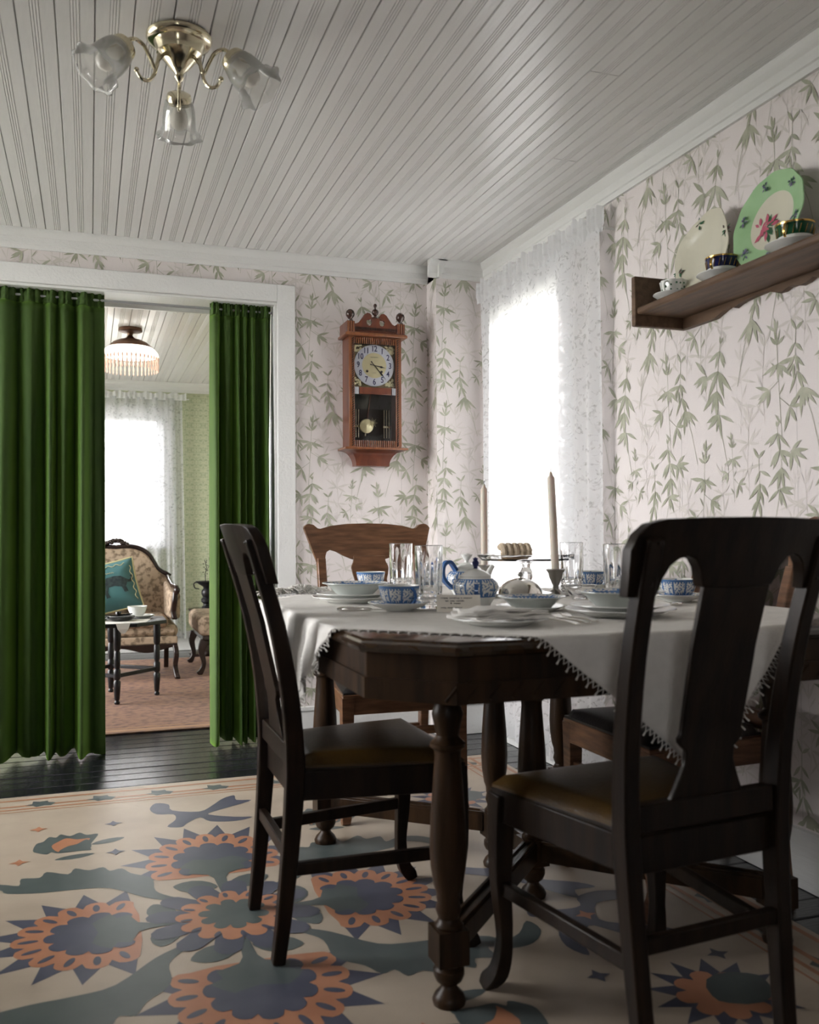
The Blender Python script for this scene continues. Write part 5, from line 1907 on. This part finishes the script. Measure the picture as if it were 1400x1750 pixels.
for s in (-1, 1):
    for (dy, r_) in ((.30, .016), (.265, .013), (.325, .014)):
        pass
    ar = MB()
    ar.slab([[(s * .335, .12, .40), (s * .405, .12, .40), (s * .405, .12, .655), (s * .335, .12, .655)], [(s * .335, -.20, .40), (s * .415, -.20, .40), (s * .415, -.20, .60), (s * .335, -.20, .60)], [(s * .345, -.34, .40), (s * .42, -.34, .40), (s * .42, -.34, .585), (s * .345, -.34, .585)]])
    ar.build('arm_upholstery', 'tapestry', so, bevel=.02, angle=60)
    hr = MB(); hr.tube(smooth_path([(s * .365, .11, .685), (s * .37, -.05, .655), (s * .378, -.22, .625), (s * .385, -.34, .628), (s * .392, -.385, .610), (s * .388, -.375, .590)], 5), [.016] * 10 + [.019] * 10 + [.022] * 6, 10)
    hr.build('arm_rail', 'mahogany', so)
    MB().rsweep(smooth_path([(s * .385, -.362, .600), (s * .378, -.375, .54), (s * .370, -.355, .46), (s * .380, -.365, .40)], 5), .036, .040, (1, 0, 0)).build('arm_post', 'mahogany', so, bevel=.008)
    MB().rsweep(smooth_path([(s * .375, -.400, .235), (s * .385, -.425, .17), (s * .378, -.410, .09), (s * .385, -.430, .03), (s * .392, -.455, 0)], 5), .034, .040, (1, 0, 0)).build('front_leg', 'mahogany', so, bevel=.01)
    MB().rsweep([(s * .36, .10, .28), (s * .36, .16, 0)], .034, .034, (1, 0, 0)).build('rear_leg', 'mahogany', so, bevel=.006)
MB().box(-.40, .40, -.40, .10, .285, .365).build('seat_cushion', 'tapestry', so, bevel=.03)
MB().box(-.335, .335, -.43, .06, .350, .425).build('seat_pad', 'tapestry', so, bevel=.034)
MB().box(-.395, .395, -.415, .08, .235, .290).build('seat_rail_cover', 'tapestry', so, bevel=.01)
rows = []
for k in range(-16, 17):
    x_ = k / 16 * .39
    zb = .200 + .018 * math.cos(x_ * 16)
    rows.append([(x_, -.425, zb), (x_, -.385, zb), (x_, -.385, .238), (x_, -.425, .238)])
MB().slab(rows).build('carved_front_rail', 'mahogany', so, bevel=.003)

# cushion with a cat print
cu = thing('throw_cushion', 'teal cushion with a walking spotted cat print and gold cord on the settee', 'cushion', (.135, 6.855, .628))
cu.rotation_euler = (R(-14), R(-12), R(4))
cu.scale = (1.1, 1.0, 1.1)


def puff(sg):
    def f(u, v):
        x, z = (u - .5) * .36, (v - .5) * .33
        e = max(0, min(u, 1 - u, v, 1 - v)) * 2
        d = .055 * (1 - (1 - min(1, e * 1.4)) ** 2.2) if e > 0 else 0
        k = 1 - .05 * math.sin(PI * u) * (abs(v - .5) * 2) ** 2
        return (x * (1 - .05 * math.sin(PI * v)), sg * d, z * k)
    return f


MB().grid(puff(-1), 24, 24).build('front_cover', 'cushion_teal', cu, angle=180)
MB().grid(puff(1), 24, 24).build('back_cover', 'cushion_teal', cu, angle=180)
bo = [puff(-1)(t / 20, 0) for t in range(20)] + [puff(-1)(1, t / 20) for t in range(20)] + [puff(-1)(1 - t / 20, 1) for t in range(20)] + [puff(-1)(0, 1 - t / 20) for t in range(20)]
MB().tube(bo, .006, 6, closed=True).build('cord_piping', 'cushion_cord', cu)
cat = [(-.12, .005), (-.125, .03), (-.115, .05), (-.09, .055), (-.07, .045), (-.03, .055), (.02, .058), (.06, .05), (.085, .03), (.105, .018), (.125, .03), (.13, .048), (.115, .045), (.135, .022), (.115, .002), (.09, .005), (.078, -.02), (.085, -.055), (.062, -.058), (.05, -.02), (.01, -.006), (-.03, -.008), (-.04, -.04), (-.03, -.072), (-.055, -.075), (-.062, -.03), (-.075, -.01), (-.085, -.05), (-.105, -.06), (-.10, -.012)]
fnc = lambda u, v, h: (u + .02, puff(-1)((u + .02) / .36 + .5, v / .33 + .5)[1] - .003, v)
cm = MB()
cx_, cz_ = .0, .015
tri = [fnc(cx_, cz_, 0)] + [fnc(a, c, 0) for a, c in cat]
bmx = bmesh.new()
bvs = [bmx.verts.new((a, c, 0)) for a, c in cat]
bmx.faces.new(bvs)
bmesh.ops.triangulate(bmx, faces=bmx.faces[:])
bmesh.ops.subdivide_edges(bmx, edges=bmx.edges[:], cuts=2, use_grid_fill=True)
bmx.verts.index_update()
cm.add([fnc(v.co.x, v.co.y, 0) for v in bmx.verts], [tuple(v.index for v in f.verts) for f in bmx.faces])
bmx.free()
cm.build('printed_cat', 'cat_print', cu, smooth=False)
sw = MB()
sw.tube([fnc(-.165 + .0072 * k, .128 + .007 * math.sin(k * .9), 0) for k in range(38)], .0022, 5)
sw.tube([fnc(.128 + .006 * math.sin(k * .8), .11 - .0068 * k, 0) for k in range(34)], .0022, 5)
sw.tube([fnc(-.11 + .004 * k, .082 + .004 * math.sin(k * 1.9), 0) for k in range(34)], .0014, 5)
sw.build('printed_scroll', 'cushion_cord', cu, kind='stuff')

# coffee table (octagonal, dark) with what stands on it
KX_, KY_, KZ = .135, 5.90, .485
ctb = thing('coffee_table', 'dark octagonal coffee table with turned legs in front of the settee', 'coffee table', (KX_, KY_, .0085))
kz = KZ - .0085
O8 = [(.335 * math.cos(R(22.5 + 45 * k)), .335 * math.sin(R(22.5 + 45 * k))) for k in range(8)]
MB().prism(O8, kz - .022, kz).build('table_top', 'iron_black', ctb, smooth=False, bevel=.004)
KL = [(.012, 0), (.016, .004), (.017, .012), (.011, .022), (.015, .030), (.020, .10), (.021, .13), (.014, .142), (.020, .150), (.020, .20), (.014, .208), (.018, .225), (.018, .300), (.014, .312), (.020, .325), (.022, .400), (.022, .455)]
CN = [(-.25, .0), (.02, -.225), (.262, .02), (-.005, .235)]
for (x_, y_) in CN:
    MB().lathe([(r, z * (kz - .022) / .455) for r, z in KL], 18, (x_, y_, 0)).build('leg', 'iron_black', ctb)
for k in range(4):
    p, q = CN[k], CN[(k + 1) % 4]
    d = Vector((q[0] - p[0], q[1] - p[1], 0)).normalized()
    MB().rsweep([Vector((*p, .165)) + d * .016, Vector((*q, .165)) - d * .016], .018, .022, Vector((-d.y, d.x, 0))).build('stretcher', 'iron_black', ctb, bevel=.003)
dy_ = thing('lace_doily', 'cream crocheted doily hanging over the coffee table edge', 'doily', (KX_ + .02, KY_ - .16, KZ))
m = MB()
m.prism([(-.20, .10), (-.20, -.12), (-.02, -.145), (.16, -.10), (.20, .10)], .0005, .002)
m.build('doily_top', 'crochet', dy_, smooth=False)
m = MB()
m.slab([[(-.01, -.147, .002), (-.01, -.150, .002), (.070, -.150, .002), (.070, -.147, .002)], [(0, -.152, -.03), (0, -.155, -.03), (.06, -.155, -.03), (.06, -.152, -.03)], [(.02, -.152, -.055), (.02, -.155, -.055), (.04, -.155, -.055), (.04, -.152, -.055)]])
m.build('hanging_point', 'crochet', dy_, smooth=False)
ash = thing('ashtray', 'black scalloped ashtray with a pipe on the coffee table', 'ashtray', (KX_ + .045, KY_ - .12, KZ + .002))
MB().lathe([(0, .004), (.05, 0), (.062, .004), (.075, .018), (.078, .030), (.074, .031), (.066, .018), (.052, .009), (0, .008)], 28, rmod=lambda an, z, r: 1 + .03 * math.cos(8 * an)).build('tray', 'tile_black', ash)
m = MB(); m.lathe([(.010, .030), (.016, .034), (.018, .050), (.016, .054), (.011, .054), (.010, .044), (0, .042)], 16, (-.015, 0, 0)); m.tube(smooth_path([(-.005, 0, .036), (.03, 0, .038), (.065, .0, .040)], 4), .004, 8); m.build('pipe', 'tile_black', ash)
s2 = thing('saucer', 'white saucer under the plain white cup on the coffee table', 'saucer', (KX_ + .175, KY_ + .02, KZ))
MB().lathe([(0, .002), (.032, 0), (.036, .003), (.06, .012), (.076, .021), (.074, .023), (.056, .015), (.034, .006), (0, .005)], 40).build('saucer_dish', 'porcelain', s2)
c2 = thing('teacup', 'plain white bowl-shaped cup on the coffee table', 'teacup', (KX_ + .145, KY_ + .03, KZ + .0055))
MB().lathe([(0, .005), (.022, 0), (.026, .004), (.042, .022), (.053, .045), (.058, .066), (.060, .070), (.056, .068), (.050, .045), (.038, .024), (.020, .010), (0, .009)], 40).build('cup_bowl', 'porcelain', c2)
dsh = thing('small_dish', 'dark little dish partly hidden by the velvet curtain on the coffee table', 'dish', (KX_ - .085, KY_ - .08, KZ + .002))
MB().lathe([(0, .003), (.04, 0), (.05, .006), (.056, .016), (.053, .017), (.044, .008), (0, .006)], 28).build('dish_body', 'tile_black', dsh)

# upholstered side chair, only its corner shows past the narrow curtain
ac = thing('parlor_chair', 'tapestry parlor chair partly hidden by the narrow velvet curtain', 'chair', (1.06, 7.0, .009))
MB().box(-.33, .33, -.36, .36, .27, .415).build('seat', 'tapestry', ac, bevel=.04)
MB().box(-.30, .30, -.33, .33, .235, .275).build('seat_rail', 'mahogany', ac, bevel=.008)
MB().prism([(-.33, .40), (-.30, .75), (-.15, .93), (.15, .93), (.30, .75), (.33, .40)], .30, .38, lambda u, v, h: (h, u, v)).build('backrest', 'tapestry', ac, bevel=.02)
for (x_, y_) in ((-.285, -.33), (-.285, .33), (.285, -.33), (.285, .33)):
    s = -1 if x_ < 0 else 1
    MB().rsweep(smooth_path([(x_, y_, .24), (x_ + s * .022, y_, .17), (x_ + s * .006, y_, .08), (x_ + s * .022, y_, .025), (x_ + s * .045, y_, 0)], 5), .036, [.06, .06, .058, .055, .05, .046, .042, .038, .034, .032, .030, .030, .030, .030, .032, .034, .036, .038, .04, .04, .04], (0, 1, 0)).build('leg', 'mahogany', ac, bevel=.008)

# urn on a little pedestal by the far wall
ped = thing('pedestal_table', 'small dark pedestal by the parlor wall behind the tapestry chair', 'side table', (.93, 7.83, 0))
MB().lathe([(0, 0), (.14, 0), (.15, .02), (.06, .04), (.03, .08), (.035, .2), (.025, .33), (.05, .36), (.15, .37), (.155, .385), (0, .386)], 28).build('pedestal', 'mahogany', ped)
ur = thing('iron_urn', 'dark footed urn with a thin dry twig against the green damask wall', 'urn', (.93, 7.83, .387))
MB().lathe([(0, 0), (.042, 0), (.045, .012), (.030, .022), (.030, .036), (.048, .052), (.050, .075), (.034, .092), (.038, .098), (.048, .12), (.046, .145), (.030, .165), (.034, .178), (.060, .195), (.092, .215), (.096, .224), (.088, .224), (.050, .205), (0, .20)], 28).build('urn_body', 'iron_black', ur)
for s in (-1, 1):
    m = MB(); m.tube(smooth_path([(s * .085, 0, .215), (s * .108, 0, .205), (s * .100, 0, .170), (s * .065, 0, .160)], 5), .005, 8); m.build('handle', 'iron_black', ur)
tw = MB()
tw.tube(smooth_path([(-.01, 0, .20), (-.015, 0, .28), (-.005, 0, .34), (-.02, 0, .40)], 5), .003, 6)
tw.tube(smooth_path([(-.012, 0, .30), (.02, 0, .36), (.015, 0, .42)], 4), .0022, 6)
for k in range(10):
    tw.sphere((-.012 + .02 * math.sin(k * 2.4), .01 * math.cos(k), .27 + .014 * k), .005, 6, 5)
tw.build('twig', 'iron_black', ur)
